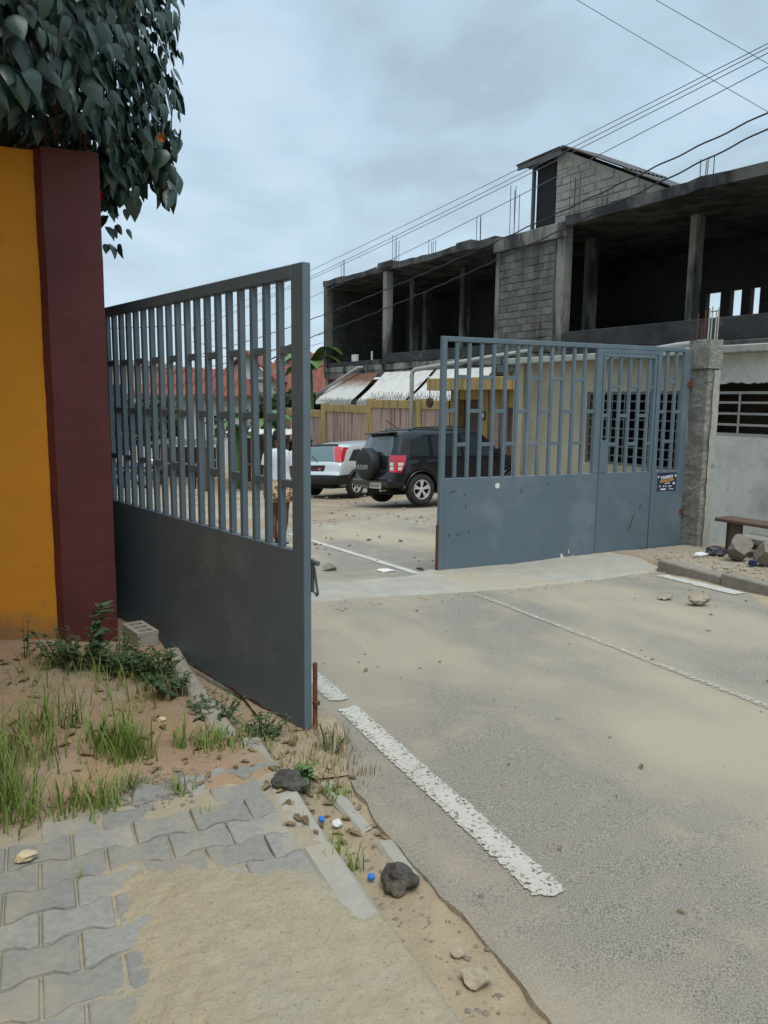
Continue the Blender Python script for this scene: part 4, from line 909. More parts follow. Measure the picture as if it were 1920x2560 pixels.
# drain pipes
pp = fthing('drain_pipe', 'grey pipe rising beside the pink wall and bending over the white awnings', 'pipe', 9.96, CY-.16, -1.9)
q = OMB(9.96, CY-.16, -1.9); q.tube([(9.96, CY-.16, -1.8), (9.96, CY-.16, 2.28), (9.99, CY-.155, 2.40), (10.08, CY-.13, 2.46), (11.6, CY+.9, 2.73), (13.2, -.06, 2.98)], .068, 12); q.build('run', M_['pipe'], pp, smooth=True)
pp = fthing('drain_pipe', 'pale pipe slanting down across the rust-stained awning', 'pipe', 3.0, 0, 1.5)
q = OMB(3.0, 0, 1.5); q.tube([(3.40, .02, 2.78), (3.30, -.12, 2.79), (3.1, -.2, 2.72), (1.6, -1.15, 1.72)], .062, 12); q.build('run', M_['pipe'], pp, smooth=True)
pp = fthing('drain_pipe', 'thick white pipe end lying on the annex roof behind the gate', 'pipe', 22.5, -6.2, 2.2)
q = OMB(22.5, -6.2, 2.2); q.tube([(21.6, -6.2, 2.20), (22.3, -6.25, 2.25), (23.0, -6.3, 2.31), (23.5, -6.32, 2.33)], .04, 12); q.build('run', M_['pipe'], pp, smooth=True)
# ------------------------------------------------------------------ cables and poles
def cable(name, label, p0, p1, sag, r, m, n=40, wob=0, cat='cable', group=None):
    mb = MB(); p0, p1 = Vector(p0), Vector(p1); mid = (p0+p1)/2; L_ = (p1-p0)
    pts = []
    for i in range(n+1):
        t = i/n; q = p0+L_*t-mid; q.z -= sag*4*t*(1-t)
        if wob: q.z += wob*sin(t*240); q.x += wob*cos(t*240)
        pts.append(q)
    mb.tube(pts, r, 5); o = mb.build(name, m); o.location = mid; return tag(o, label, cat, group)
def FP(s, y, z): x, yy = FW(s, y); return (x, yy, z)
cable('power_cable', 'upper of the two thick black cables crossing the building front', FP(-8, -3, 3.65), FP(27, -3, 7.15), .62, .016, M_['cable'], 260, .010)
cable('power_cable', 'lower of the two thick black cables crossing the building front', FP(-8, -3, 2.95), FP(27, -3, 7.05), .78, .016, M_['cable'], 260, .010)
for i, (za, zb_, lb) in enumerate(((5.15, 7.78, 'topmost'), (4.85, 7.72, 'second'), (4.80, 7.60, 'third'), (3.9, 7.45, 'lowest'))):
    cable('wire', f'{lb} of the four thin wires running over the building', FP(-8, -3.2-.1*i, za), FP(26.5, -3.2-.1*i, zb_), .18+.06*i, .008, M_['wire'], 40, cat='wire', group='thin wires over the building')
cable('wire', 'wire slanting down across the upper right sky, lower one', (-1.5, 14, 10.7), (9.5, 14, 4.95), .1, .0055, M_['wire'], cat='wire')
cable('wire', 'wire in the top right corner of the sky', (0., 10, 7.95), (7.5, 10, 4.2), .08, .004, M_['wire'], cat='wire')
for i, z in enumerate((2.15, 2.5)):
    cable('wire', ['lower', 'upper'][i]+' thin wire sagging between the poles and the building corner', (-6.9, 28, 3.0+.5*i), FP(.0, -.05, 4.4-.45*i), .35, .010, M_['wire'], cat='wire')
cable('power_cable', 'cable leaving the taller pole to the left', (-7.04, 28, 4.1), (-20, 31, 5.2), .5, .015, M_['cable'])
def pole(label, base, top, r0, r1, steps):
    p = thing('utility_pole', label, 'pole', base); b, t = Vector(base), Vector(top)-Vector(base)
    mb = MB(); mb.tube([(0, 0, -.2), tuple(t*.5), tuple(t)], [r0, (r0+r1)/2, r1], 10); mb.build('shaft', M_['old_light'] if steps else M_['bark'], p, smooth=True)
    for i in range(steps):
        q = t*(.06+.075*i); mb = MB(); mb.box(q.x-.035, q.x+.035, q.y-r0-.01, q.y-r0+.04, q.z-.035, q.z+.035); mb.build('step_hole', M_['dark'], p)
    if not steps: mb = MB(); mb.box(-.16, .0, -.1, .0, t.z-.35, t.z-.05); mb.build('bracket', M_['steel'], p)
pole('concrete utility pole with a row of dark step holes behind the open gate', (-6.1, 26, G(-6.1, 26)-.02), (-6.27, 26, 3.86), .13, .09, 11)
pole('slim dark utility pole left of the concrete one', (-6.95, 28, G(-6.95, 28)-.02), (-7.04, 28, 4.35), .08, .06, 0)
# ------------------------------------------------------------------ far houses
def house(label, x0, x1, y, zwall, zr, dep, mw, hip, group=None, gable=None, rz=0):
    gz = -2.2; h = thing('house', label, 'house', ((x0+x1)/2, y, gz), rz); w = (x1-x0)/2; e = .45
    mb = MB(); mb.box(-w, w, 0, dep, 0, zwall-gz); mb.build('wall', mw, h)
    zr_, ze = zr-gz, zwall-gz+.02; mb = MB()
    if gable:      # ridge runs away from the camera
        mb.add([(-w-e, -e, ze-.12), (w+e, -e, ze-.12), (0, -e, zr_), (-w-e, dep+e, ze-.12), (w+e, dep+e, ze-.12), (0, dep+e, zr_)], [(0, 2, 5, 3), (1, 4, 5, 2)])
        g = MB(); g.add([(-w, -.01, ze), (w, -.01, ze), (0, -.01, zr_-.18)], [(0, 1, 2)]); g.build('gable', mw, h)
    else:
        mb.add([(-w-e, -e, ze-.1), (w+e, -e, ze-.1), (w+e-hip, dep/2, zr_), (-w-e+hip, dep/2, zr_), (-w-e, dep+e, ze-.1), (w+e, dep+e, ze-.1)], [(0, 1, 2, 3), (5, 4, 3, 2), (1, 5, 2), (4, 0, 3)])
    r = mb.build('roof', M_['tile'], h); md = r.modifiers.new('t', 'SOLIDIFY'); md.thickness = .12
    n = int(2*w/.35)
    if not gable:
        q = MB()
        for i in range(n+1):
            x = -w-e+hip*.0+(2*w+2*e)*i/n; t = 1 if abs(x) < w+e-hip else max(.02, (w+e-abs(x))/max(hip, .01))
            q.tube([(x, -e, ze-.06), (x, -e+(dep/2+e)*t, ze-.06+(zr_-ze+.1)*t)], .05, 5)
        o = q.build('roof_tiles', M_['tile'], r); o['kind'] = 'stuff'
    mb = MB(); mb.box(-w-e, w+e, -e-.08, -e, ze-.26, ze-.10); mb.build('eaves_board', M_['wood'], h)
    for k in (-.5, .45):
        mb = MB(); mb.box(k*w*1.2-.5, k*w*1.2+.5, -.04, .02, 1.9, 2.9); o = mb.build('window', M_['dark'], h)
        mb = MB()
        for i in range(4): mb.box(k*w*1.2-.42+.28*i-.02, k*w*1.2-.42+.28*i+.02, -.07, -.041, 1.9, 2.9)
        mb.box(k*w*1.2-.5, k*w*1.2+.5, -.065, -.042, 2.38, 2.42); mb.build('window_bars', M_['house_white'], o)
    return h
house('white house with red hipped roof seen through the open leaf', -11.8, -6.9, 37, 1.72, 3.0, 5.5, M_['house_white'], 1.2)
house('white house with red gabled roof behind the banana plant', -8.6, -6.15, 41.5, 2.6, 4.05, 7, M_['house_white'], 0, gable=1)
house('long red-roofed house behind the gabled one', -7.0, -1.0, 45, 2.0, 4.35, 7, M_['house_white'], .9)
h = thing('house', 'cream flat-roofed house at the far left behind the open leaf', 'house', (-17.2, 42, -2.2)); mb = MB(); mb.box(-4.2, 4.2, 0, 8, 0, 5.4); mb.build('wall', M_['house_cream'], h); mb = MB(); mb.bbox(-4.4, 4.4, -.3, 8.3, 5.4, 5.7, .02); mb.build('roof_slab', M_['house_cream'], h)
for x in (-2.5, .2, 2.6):
    mb = MB(); mb.box(x-.5, x+.5, -.03, .02, 3.2, 4.4); mb.build('window', M_['dark'], h)
# ------------------------------------------------------------------ plants
def heart_leaf(m, name='leaf', wide=1., fold=.30, curl=.22):
    side = [(.18*wide, -.05), (.34*wide, .07), (.40*wide, .26), (.31*wide, .52), (.14*wide, .80)]; mid = [(0, .0), (0, .25), (0, .5), (0, .76), (0, 1.0)]
    z = lambda x, y: -fold*abs(x)-curl*y*y+.06*sin(y*9)*abs(x)
    v = [(x, y, z(x, y)) for x, y in mid]+[(x, y, z(x, y)) for x, y in side]+[(-x, y, z(x, y)) for x, y in side]
    f = []
    for o, fl in ((5, 0), (10, 1)):
        q = [(0, o, o+1), (0, o+1, o+2, 1), (1, o+2, o+3, 2), (2, o+3, o+4, 3), (3, o+4, 4)]
        f += [t[::-1] if fl else t for t in q]
    mb = MB(); mb.add(v, f); return mb, mb.mesh(name, m, True)
def leaf_matrix(p, tip, nrm, k):
    t = tip.normalized(); x = t.cross(nrm); x = x.normalized() if x.length > 1e-4 else Vector((1, 0, 0)); n = x.cross(t)
    return Matrix(((x.x*k, t.x*k, n.x*k, p.x), (x.y*k, t.y*k, n.y*k, p.y), (x.z*k, t.z*k, n.z*k, p.z), (0, 0, 0, 1)))
def broad_tree():
    cx, cy, cz = -2.70, 4.85, 4.12; R, RZ = 1.52, 1.36
    t = thing('tree', 'broad-leaved tree hanging over the ochre wall at the top left', 'tree', (-2.95, 5.5, G(-2.95, 5.5)))
    b = Vector(t.location); mb = MB()
    mb.tube([(0, 0, -.1), (.03, -.02, 1.2), (-.04, .02, 2.4), (.1, -.15, 3.4), (.25, -.5, 4.6)], [.13, .11, .095, .07, .03], 10); mb.build('trunk', M_['bark'], t, smooth=True)
    r = random.Random(4); limbs = MB()
    for i in range(22):
        a = r.random()*6.28; e = r.uniform(-.5, .9); q = Vector((cx+R*.85*cos(a), cy+R*.85*sin(a), cz+RZ*.8*e))-b; s = Vector((.05, -.1, r.uniform(2.4, 3.8)))
        limbs.tube([s, s.lerp(q, .5)+Vector((0, 0, .12)), q], [.035, .022, .008], 6)
    limbs.build('branches', M_['bark'], t, smooth=True)
    L = []
    def put(p, out, k, droop=1.):
        tip = Vector((0, 0, -1))*droop+out*.45+Vector((r.uniform(-.5, .5), r.uniform(-.5, .5), r.uniform(-.2, .2))); n = out+Vector((r.uniform(-.55, .55), r.uniform(-.55, .55), r.uniform(-.1, .6))); L.append((p, leaf_matrix(p-b, tip, n.normalized(), k)))
    N = 0
    while N < 15000:
        a = r.random()*2*pi; h = r.uniform(-1, 1); rr = (1-abs(h)**5)**.2 if abs(h) < 1 else 0
        d = r.random()**.45
        lump = 1+.10*noise.noise(Vector((cos(a)*1.6, sin(a)*1.6, h*2.2)))+.05*noise.noise(Vector((cos(a)*5, sin(a)*5, h*6)))
        rad = R*rr*lump*(.55+.45*d if N % 3 else .15+.6*d); p = Vector((cx+rad*cos(a), cy+rad*sin(a), cz+RZ*h*(.98+.06*noise.noise(Vector((cos(a)*3, sin(a)*3, 9))))))
        if p.z < 2.98 and p.y < 4.70: continue     # trimmed back above the wall
        out = Vector((cos(a), sin(a), h*.5)); k = r.uniform(.055, .135)*(1.25 if p.y < 4.2 else 1); put(p, out, k); N += 1
    for i in range(24):                                # hanging spray beside the pillar
        f = i/23; p = Vector((-1.80+r.gauss(0, .05)+.05*f, 5.12+r.gauss(0, .05), 2.95-.50*f+r.uniform(-.03, .03))); put(p, Vector((r.uniform(-.5, 1), -.6, .2)), r.uniform(.06, .10))
    for i in range(80):                               # ragged lower fringe to the right of the pillar
        p = Vector((r.uniform(-1.95, -1.33), r.uniform(4.95, 5.35), r.uniform(2.78, 3.15))); put(p, Vector((r.uniform(-.3, 1), -.7, .0)), r.uniform(.09, .15))
    camp = Vector((0, 0, 1.5))
    def score(q):
        p = q[0]; d = p-camp; c = Vector((cx, cy, cz)); vis = (p-c).dot(-d.normalized()); y = d.dot(Vector((0, cos(radians(8.25)), -sin(radians(8.25)))))
        up = d.dot(Vector((0, sin(radians(8.25)), cos(radians(8.25))))); ok = abs(d.x/y) < .51 and abs(up/y) < .67
        return (0 if ok else 100)+d.length-.6*vis
    L.sort(key=score)
    kinds = [heart_leaf(M_['leaf'], 'leaf', *q) for q in ((1., .3, .22), (.8, .75, .1), (.92, .1, .45), (.7, .5, .5))]
    for i, (p, m4) in enumerate(L[:300]): o = link('leaf', kinds[i*7 % 4][1], t); o.matrix_basis = m4
    rest = MB()
    for i, (p, m4) in enumerate(L[300:]): proto = kinds[i*5 % 4][0]; rest.add([m4 @ Vector(v) for v in proto.v], proto.f)
    o = rest.build('crown', M_['leaf'], t, smooth=True); o['kind'] = 'stuff'
    ff = [Vector((-1.335, 4.82, 3.02)), Vector((-1.755, 4.95, 2.72))]
    for p, m, lb in ((ff[0], M_['flower_o'], 'orange flower'), (ff[1], M_['flower_r'], 'red flower')):
        q = p-b; mb = MB()
        for i in range(6):
            a = i*pi/3; mb.add([q, q+Vector((.022*cos(a-.7), -.012, .022*sin(a-.7))), q+Vector((.030*cos(a), -.03+.02*(i%2), .030*sin(a))), q+Vector((.022*cos(a+.7), -.012, .022*sin(a+.7)))], [(0, 1, 2, 3)])
        o = mb.build('flower', m, t); o['label'] = lb
broad_tree()
def blade(mb, p, h, dx, dy, w, bend):
    n = 4; pts = []
    L_ = math.hypot(dx, dy) or 1; sx, sy = -dy/L_*w, dx/L_*w
    for i in range(n+1):
        t = i/n; k = bend*t*t; q = (p[0]+dx*(t*.25+k), p[1]+dy*(t*.25+k), p[2]+h*t*(1-.35*bend*t)); tw = 1-t**1.6
        pts += [(q[0]-sx*tw, q[1]-sy*tw, q[2]), (q[0]+sx*tw, q[1]+sy*tw, q[2])]
    mb.add(pts, [(2*i, 2*i+1, 2*i+3, 2*i+2) for i in range(n)])
def tuft(mb, s, a, n, h, spread, w=.004, r=rnd, zf=None, dry=0):
    for _ in range(n):
        ss, aa = s+r.gauss(0, spread), a+r.gauss(0, spread); x, y = W(ss, aa); z = G(x, y)+(vergeh(ss, aa) if zf is None else zf)-.005
        A = r.random()*6.28; hh = h*r.uniform(.45, 1.1); q = hh*r.uniform(.3, .9); blade(mb, (x, y, z), hh, q*cos(A), q*sin(A), w*r.uniform(.6, 1.2), r.uniform(.2, .9))
g = MB(); r7 = random.Random(7)
for s, a, n, h, sp_ in ((-.30, 3.05, 120, .26, .07), (-.22, 3.25, 90, .22, .06), (-.16, 2.98, 70, .20, .05), (-.33, 3.45, 60, .2, .07), (-.05, 3.50, 40, .24, .05), (-.02, 3.22, 30, .2, .04), (.09, 3.52, 16, .24, .02), (.20, 3.28, 60, .17, .04), (.27, 3.15, 60, .18, .035), (.33, 3.16, 26, .22, .025), (.30, 3.40, 14, .2, .02), (.51, 3.22, 16, .17, .015), (.06, 2.86, 40, .15, .04), (.17, 2.84, 34, .16, .03), (-.12, 2.84, 40, .14, .05), (.62, 3.24, 60, .09, .05), (.70, 3.18, 60, .08, .05), (.28, 2.92, 18, .12, .02), (.44, 2.82, 12, .08, .015), (-.4, 2.9, 60, .2, .07), (.52, 4.0, 26, .16, .08), (.3, 4.1, 30, .18, .1), (.0, 4.3, 30, .16, .12), (-.3, 4.2, 20, .14, .15)):
    tuft(g, s, a, int(n*1.5), h*1.25, sp_*1.15, w=.0032, r=r7)
for s, a, n, h, sp_, zf in ((.865, 2.28, 14, .13, .014, .03), (.90, 2.20, 16, .15, .012, .01), (.80, 2.17, 9, .07, .012, .07), (.79, 2.42, 8, .08, .01, .07), (1.02, 2.72, 90, .05, .03, .015), (.48, 2.60, 6, .09, .008, .08), (.05, 2.37, 7, .07, .012, .09)):
    tuft(g, s, a, n, h, sp_, w=.003, r=r7, zf=zf)
tag(g.build('grass', M_['grass'], smooth=True), 'green grass tufts on the soil verge and kerb', 'grass', kind='stuff')
g = MB()
for s, a, n, h, sp_ in ((-.28, 3.1, 60, .24, .1), (-.05, 3.4, 40, .24, .1), (.24, 3.22, 50, .18, .07), (.1, 2.88, 40, .14, .08), (.62, 3.2, 40, .09, .07), (-.1, 3.9, 40, .14, .25), (.3, 4.25, 60, .2, .14), (.55, 3.95, 50, .15, .12)): tuft(g, s, a, n, h, sp_, w=.0024, r=r7)
tag(g.build('grass', M_['grass_dry'], smooth=True), 'straw-coloured blades among the green tufts', 'grass', kind='stuff')
g = MB()
for _ in range(150):
    s, a = r7.uniform(.72, 1.24), r7.uniform(2.72, 3.42); tuft(g, s, a, 5, .055, .02, w=.0022, r=r7, zf=.045 if s < .95 else .03)
for _ in range(60):
    s, a = r7.uniform(-.5, .7), r7.uniform(2.95, 4.4); tuft(g, s, a, 3, .05, .03, w=.002, r=r7)
for s, a, h in ((1.12, 3.12, .16), (1.18, 3.05, .14), (1.05, 3.0, .12), (1.22, 3.15, .15), (1.0, 3.2, .1)): tuft(g, s, a, 12, h, .02, w=.0018, r=r7, zf=.03)
tag(g.build('grass', M_['grass_dry'], smooth=True), 'dry straw and brown grass around the foot of the near gate leaf', 'grass', kind='stuff')
def leafy(name, label, cat, s, a, n, h, rad, m, lk, seed, zf=None, heart=False, stems=5):
    r = random.Random(seed); x, y = W(s, a); z = G(x, y)+(vergeh(s, a) if zf is None else zf)
    t = thing(name, label, cat, (x, y, z-.01)); st = MB(); lv = MB(); proto, _ = heart_leaf(M_['leaf'])
    for i in range(stems):
        A = r.random()*6.28; R_ = rad*r.random()**.6; top = Vector((R_*cos(A), R_*sin(A), h*r.uniform(.55, 1.05))); b = Vector((R_*.4*cos(A), R_*.4*sin(A), 0)); st.tube([b, b.lerp(top, .5)+Vector((0, 0, .02)), top], [.003, .0025, .0012], 5)
        for k in range(n//stems):
            f = r.uniform(.2, 1); p = b.lerp(top, f)+Vector((0, 0, .015)); A2 = r.random()*6.28; tip = Vector((cos(A2), sin(A2), r.uniform(-.35, .5))); m4 = leaf_matrix(p, tip, Vector((r.uniform(-.4, .4), r.uniform(-.4, .4), 1)), lk*r.uniform(.6, 1.2))
            lv.add([m4 @ Vector((v[0]*(1 if heart else .55), v[1], v[2])) for v in proto.v], proto.f)
    st.build('stem', M_['weed'], t); o = lv.build('leaves', m, t, smooth=True); o['kind'] = 'stuff'
    return t
W1 = 'weeds at the foot of the pillar'
leafy('weed', 'dark leafy weed at the left of the pillar foot', 'weed', .10, 4.40, 330, .19, .20, M_['weed'], .045, 1, stems=30)
leafy('weed', 'taller narrow-leaved weed in front of the pillar', 'weed', .24, 4.42, 70, .36, .06, M_['weed'], .075, 2, stems=6)
leafy('weed', 'bushy dark weed between the pillar and the hollow block', 'weed', .34, 4.28, 380, .18, .20, M_['weed'], .042, 3, stems=34)
leafy('weed', 'spreading weed in front of the hollow block', 'weed', .50, 4.16, 360, .17, .19, M_['weed'], .042, 4, stems=32)
leafy('weed', 'low weed trailing along the old kerb', 'weed', .58, 3.90, 220, .13, .14, M_['weed'], .036, 5, stems=22)
leafy('weed', 'weed under the middle of the open leaf', 'weed', .74, 3.60, 320, .12, .19, M_['weed'], .03, 6, stems=30)
leafy('weed', 'weed under the free end of the open leaf', 'weed', .90, 3.36, 220, .11, .15, M_['weed'], .028, 7, stems=24)
leafy('weed', 'weed sprig against the ochre wall', 'weed', -.12, 4.62, 26, .26, .05, M_['weed'], .04, 8, stems=4)
leafy('weed', 'bright green round-leaved weed growing at the kerb edge', 'weed', .93, 2.79, 46, .15, .055, M_['herb'], .038, 9, zf=.01, heart=True, stems=7)
leafy('weed', 'grey-green weed hanging over the broken kerb', 'weed', .85, 2.80, 90, .08, .07, M_['weed'], .022, 10, zf=.05, stems=12)
leafy('weed', 'wiry weed beside the drop bolt', 'weed', 1.14, 3.08, 40, .14, .08, M_['grass_dry'], .02, 11, zf=.02, stems=10)
rock('stone', 'clump of dark roots beside the end of the pavers', 'roots', W(.83, 2.72), (.065, .055, .05), M_['black_rock'], 61, .07, rough=.6, sub=3)
# banana plants
def banana(label, loc, h, nl, seed, ll=2.0, m=None, lean=0, ups=(.35, 1.25)):
    r = random.Random(seed); t = thing('banana_plant', label, 'banana plant', loc); mb = MB()
    mb.tube([(0, 0, -.1), (.03, 0, h*.5), (0, .03, h)], [.16, .13, .08], 10); mb.build('stem', M_['herb'], t, smooth=True)
    for i in range(nl):
        A = 2*pi*i/nl+r.uniform(-.4, .4)+lean; L_ = ll*r.uniform(.7, 1.1); up = r.uniform(*ups); w = .30*r.uniform(.8, 1.1); n = 12
        d = Vector((cos(A), sin(A), 0)); sd = Vector((-sin(A), cos(A), 0)); mb = MB(); vs = []
        for j in range(n+1):
            f = j/n; c = Vector((0, 0, h))+d*(L_*(.75*f+.1*f*f))+Vector((0, 0, L_*(up*f-(up*.55+.35)*f*f))); ww = w*min(1, f*6)*(1-max(0, f-.55)**2*4.6)*1.0 if f > .08 else .03
            ww = max(.015, ww*(1+.12*r.uniform(-1, 1)))
            vs += [c-sd*ww+Vector((0, 0, .10*ww+r.uniform(-.02, .02))), c, c+sd*ww+Vector((0, 0, .10*ww+r.uniform(-.02, .02)))]
        mb.add(vs, [(3*j+k, 3*j+k+1, 3*j+k+4, 3*j+k+3) for j in range(n) for k in (0, 1)]); mb.build('leaf', m or M_['banana'], t, smooth=True)
def gz(x, y): return G(x, y)-.03
banana('bright banana plant behind the bars of the open leaf', (-4.35, 26.0, gz(-4.35, 26)), 2.3, 9, 3, 1.9)
banana('second banana plant close behind the bright one', (-5.2, 27.4, gz(-5.2, 27.4)), 1.9, 8, 5, 1.6)
banana('tall banana plant rising beside the left corner of the unfinished building', (-3.3, 34.5, gz(-3.3, 34.5)), 4.6, 14, 8, 2.3, ups=(.4, 1.5))
# far trees and bushes
def leaf_cloud(label, loc, rx, ry, rz_, zc, n, m, seed, k=.22, name='tree', trunk=True):
    r = random.Random(seed); t = thing(name, label, 'tree' if name == 'tree' else 'bush', loc)
    if trunk: mb = MB(); mb.tube([(0, 0, -.1), (.05, 0, zc*.6), (0, .05, zc)], [.14, .1, .05], 8); mb.build('trunk', M_['bark'], t)
    mb = MB()
    for _ in range(n):
        v = Vector((r.gauss(0, 1), r.gauss(0, 1), r.gauss(0, 1))).normalized(); lump = 1+.3*noise.noise(v*2.3+Vector((seed, 0, 0))); d = r.random()**.4*lump
        p = Vector((v.x*rx*d, v.y*ry*d, zc+v.z*rz_*d)); a = Vector((r.gauss(0, 1), r.gauss(0, 1), r.gauss(0, 1))).normalized()*k*r.uniform(.5, 1); b = a.cross(Vector((r.gauss(0, 1), r.gauss(0, 1), r.gauss(0, 1)))).normalized()*k*.45
        mb.add([p-a, p+b, p+a, p-b], [(0, 1, 2, 3)])
    o = mb.build('crown', m, t); o['kind'] = 'stuff'
for i, (x, y, rx, rz_, zc, lb, tr) in enumerate(((-13.6, 33, 1.7, 1.5, 2.4, 'dark bushy tree at the far left behind the open leaf', 1), (-11.6, 32.5, 1.2, 1.3, 2.2, 'dark tree just left of the white hipped-roof house', 1), (-9.9, 33.5, 1.1, 1.1, 2.3, 'small dark tree in front of the white hipped-roof house', 1), (-3.35, 35.6, .75, 1.3, 2.2, 'dense dark bush beside the left corner of the unfinished building', 0), (-5.0, 38, 1.5, 1.5, 2.2, 'dark tree behind the tall banana plant', 1), (-3.2, 29.5, .5, .9, 1.0, 'dark creeper behind the person', 0))):
    leaf_cloud(lb, (x, y, gz(x, y)), rx, rx*.8, rz_, zc, 1500, M_['hedge'], 20+i, name='tree' if tr else 'bush', trunk=bool(tr))
# ------------------------------------------------------------------ stalls, low wall and motorbikes at the back of the yard
def stall(label, x, y, w, d, h, rz, mroof, boards):
    z = gz(x, y); t = thing('market_stall', label, 'stall', (x, y, z), rz)
    for px_ in (-w/2, w/2):
        for py_ in (0, d): mb = MB(); mb.box(px_-.04, px_+.04, py_-.04, py_+.04, 0, h); mb.build('post', M_['wood'], t)
    mb = MB(); mb.grid(20, 2, lambda u, v: ((u-.5)*(w+.5), -.3+(d+.6)*v, h+.02+.12*v+.02*sin(u*60))); o = mb.build('roof_sheet', mroof, t); md = o.modifiers.new('t', 'SOLIDIFY'); md.thickness = .02
    for i in range(boards): mb = MB(); mb.bbox(-w/2+.04+(w-.08)*i/boards+.01, -w/2+.04+(w-.08)*(i+1)/boards-.01, d-.06, d-.045, .1, h*.9, .003); mb.build('back_board', M_['wood'], t)
    mb = MB(); mb.bbox(-w/2, w/2, -.05, .5, .82, .87, .006); mb.build('counter', M_['wood_grey'], t)
    return t
stall('wooden stall with pale sheet roof under the bright banana plant', -4.55, 28.2, 2.0, 1.2, 1.95, .1, M_['awning'], 7)
stall('dark wooden stall left of the concrete utility pole', -8.0, 30.2, 2.2, 1.2, 1.6, -.1, M_['corr'], 7)
lw = thing('low_wall', 'long low cream wall at the back of the yard', 'wall', (-9, 30.6, gz(-9, 30.6)), -.03)
mb = MB(); mb.bbox(-6, 5, 0, .25, -.1, .28, .02); mb.build('wall', M_['house_cream'], lw)
def wheel_ring(mb, cx, cz, R_, r_, y=0, n=18):
    pts = [(cx+R_*cos(2*pi*i/n), y, cz+R_*sin(2*pi*i/n)) for i in range(n+1)]; mb.tube(pts, r_, 6, False)
def motorbike(label, x, y, rz, m):
    t = thing('motorbike', label, 'motorbike', (x, y, gz(x, y)), rz)
    for cx in (-.62, .62):
        mb = MB(); wheel_ring(mb, cx, .30, .26, .05); w_ = mb.build('wheel', M_['rubber'], t, smooth=True)
        mb = MB()
        for i in range(6): mb.tube([(cx, 0, .30), (cx+.24*cos(i*pi/3), 0, .30+.24*sin(i*pi/3))], .008, 4)
        mb.build('spokes', M_['alloy'], w_)
    mb = MB(); mb.tube([(-.62, 0, .30), (-.1, 0, .38), (.28, 0, .72), (.42, 0, .86)], .035, 8); mb.tube([(.62, 0, .30), (.42, 0, .92)], .03, 8); mb.build('frame', M_['steel'], t)
    mb = MB(); mb.bbox(-.22, .14, -.13, .13, .28, .52, .04); mb.build('engine', M_['steel'], t)
    mb = MB(); mb.bbox(.0, .36, -.13, .13, .66, .86, .06); mb.build('tank', m, t)
    mb = MB(); mb.bbox(-.72, .02, -.12, .12, .72, .80, .035); mb.build('seat', M_['black_plastic'], t)
    mb = MB(); mb.tube([(.36, -.34, 1.0), (.42, -.1, .98), (.42, .1, .98), (.36, .34, 1.0)], .014, 6); mb.build('handlebar', M_['chrome'], t)
    mb = MB(); mb.lathe([(0, .05), (.08, .04), (.09, 0), (.05, -.06), (0, -.07)], 12, 'Z', Matrix.Translation((.55, 0, .88)) @ Matrix.Rotation(pi/2, 4, 'Y')); mb.build('headlight', M_['lamp_clear'], t)
mbm = [M_['lamp_red'], M_['paint_black'], M_['blue'], M_['paint_black'], M_['lamp_red']]
for i, (x, lb) in enumerate(((-11.5, 'leftmost motorbike parked before the low wall'), (-10.7, 'motorbike with black tank second from the left by the low wall'), (-9.8, 'motorbike with blue tank by the low wall'), (-9.0, 'motorbike with black tank nearest the dark stall'), (-6.9, 'motorbike parked right of the concrete utility pole'))):
    motorbike(lb, x, 29.6+.15*(i % 2), 1.1+.12*i, mbm[i])
leaf_cloud('unseen tree added behind the ochre wall to shade the open leaf', (-5.4, 3.6, -.15), 2.4, 2.2, 1.9, 4.9, 2600, M_['leaf'], 77, k=.26)  # stands out of view, added to darken the front of the open leaf
leaf_cloud('unseen crown added over the footpath to shade the open leaf', (-2.6, 1.6, .1), 1.6, 2.0, 1.0, 5.0, 1000, M_['leaf'], 78, k=.24)  # hangs above the view, added for its shade on leaf and pavers
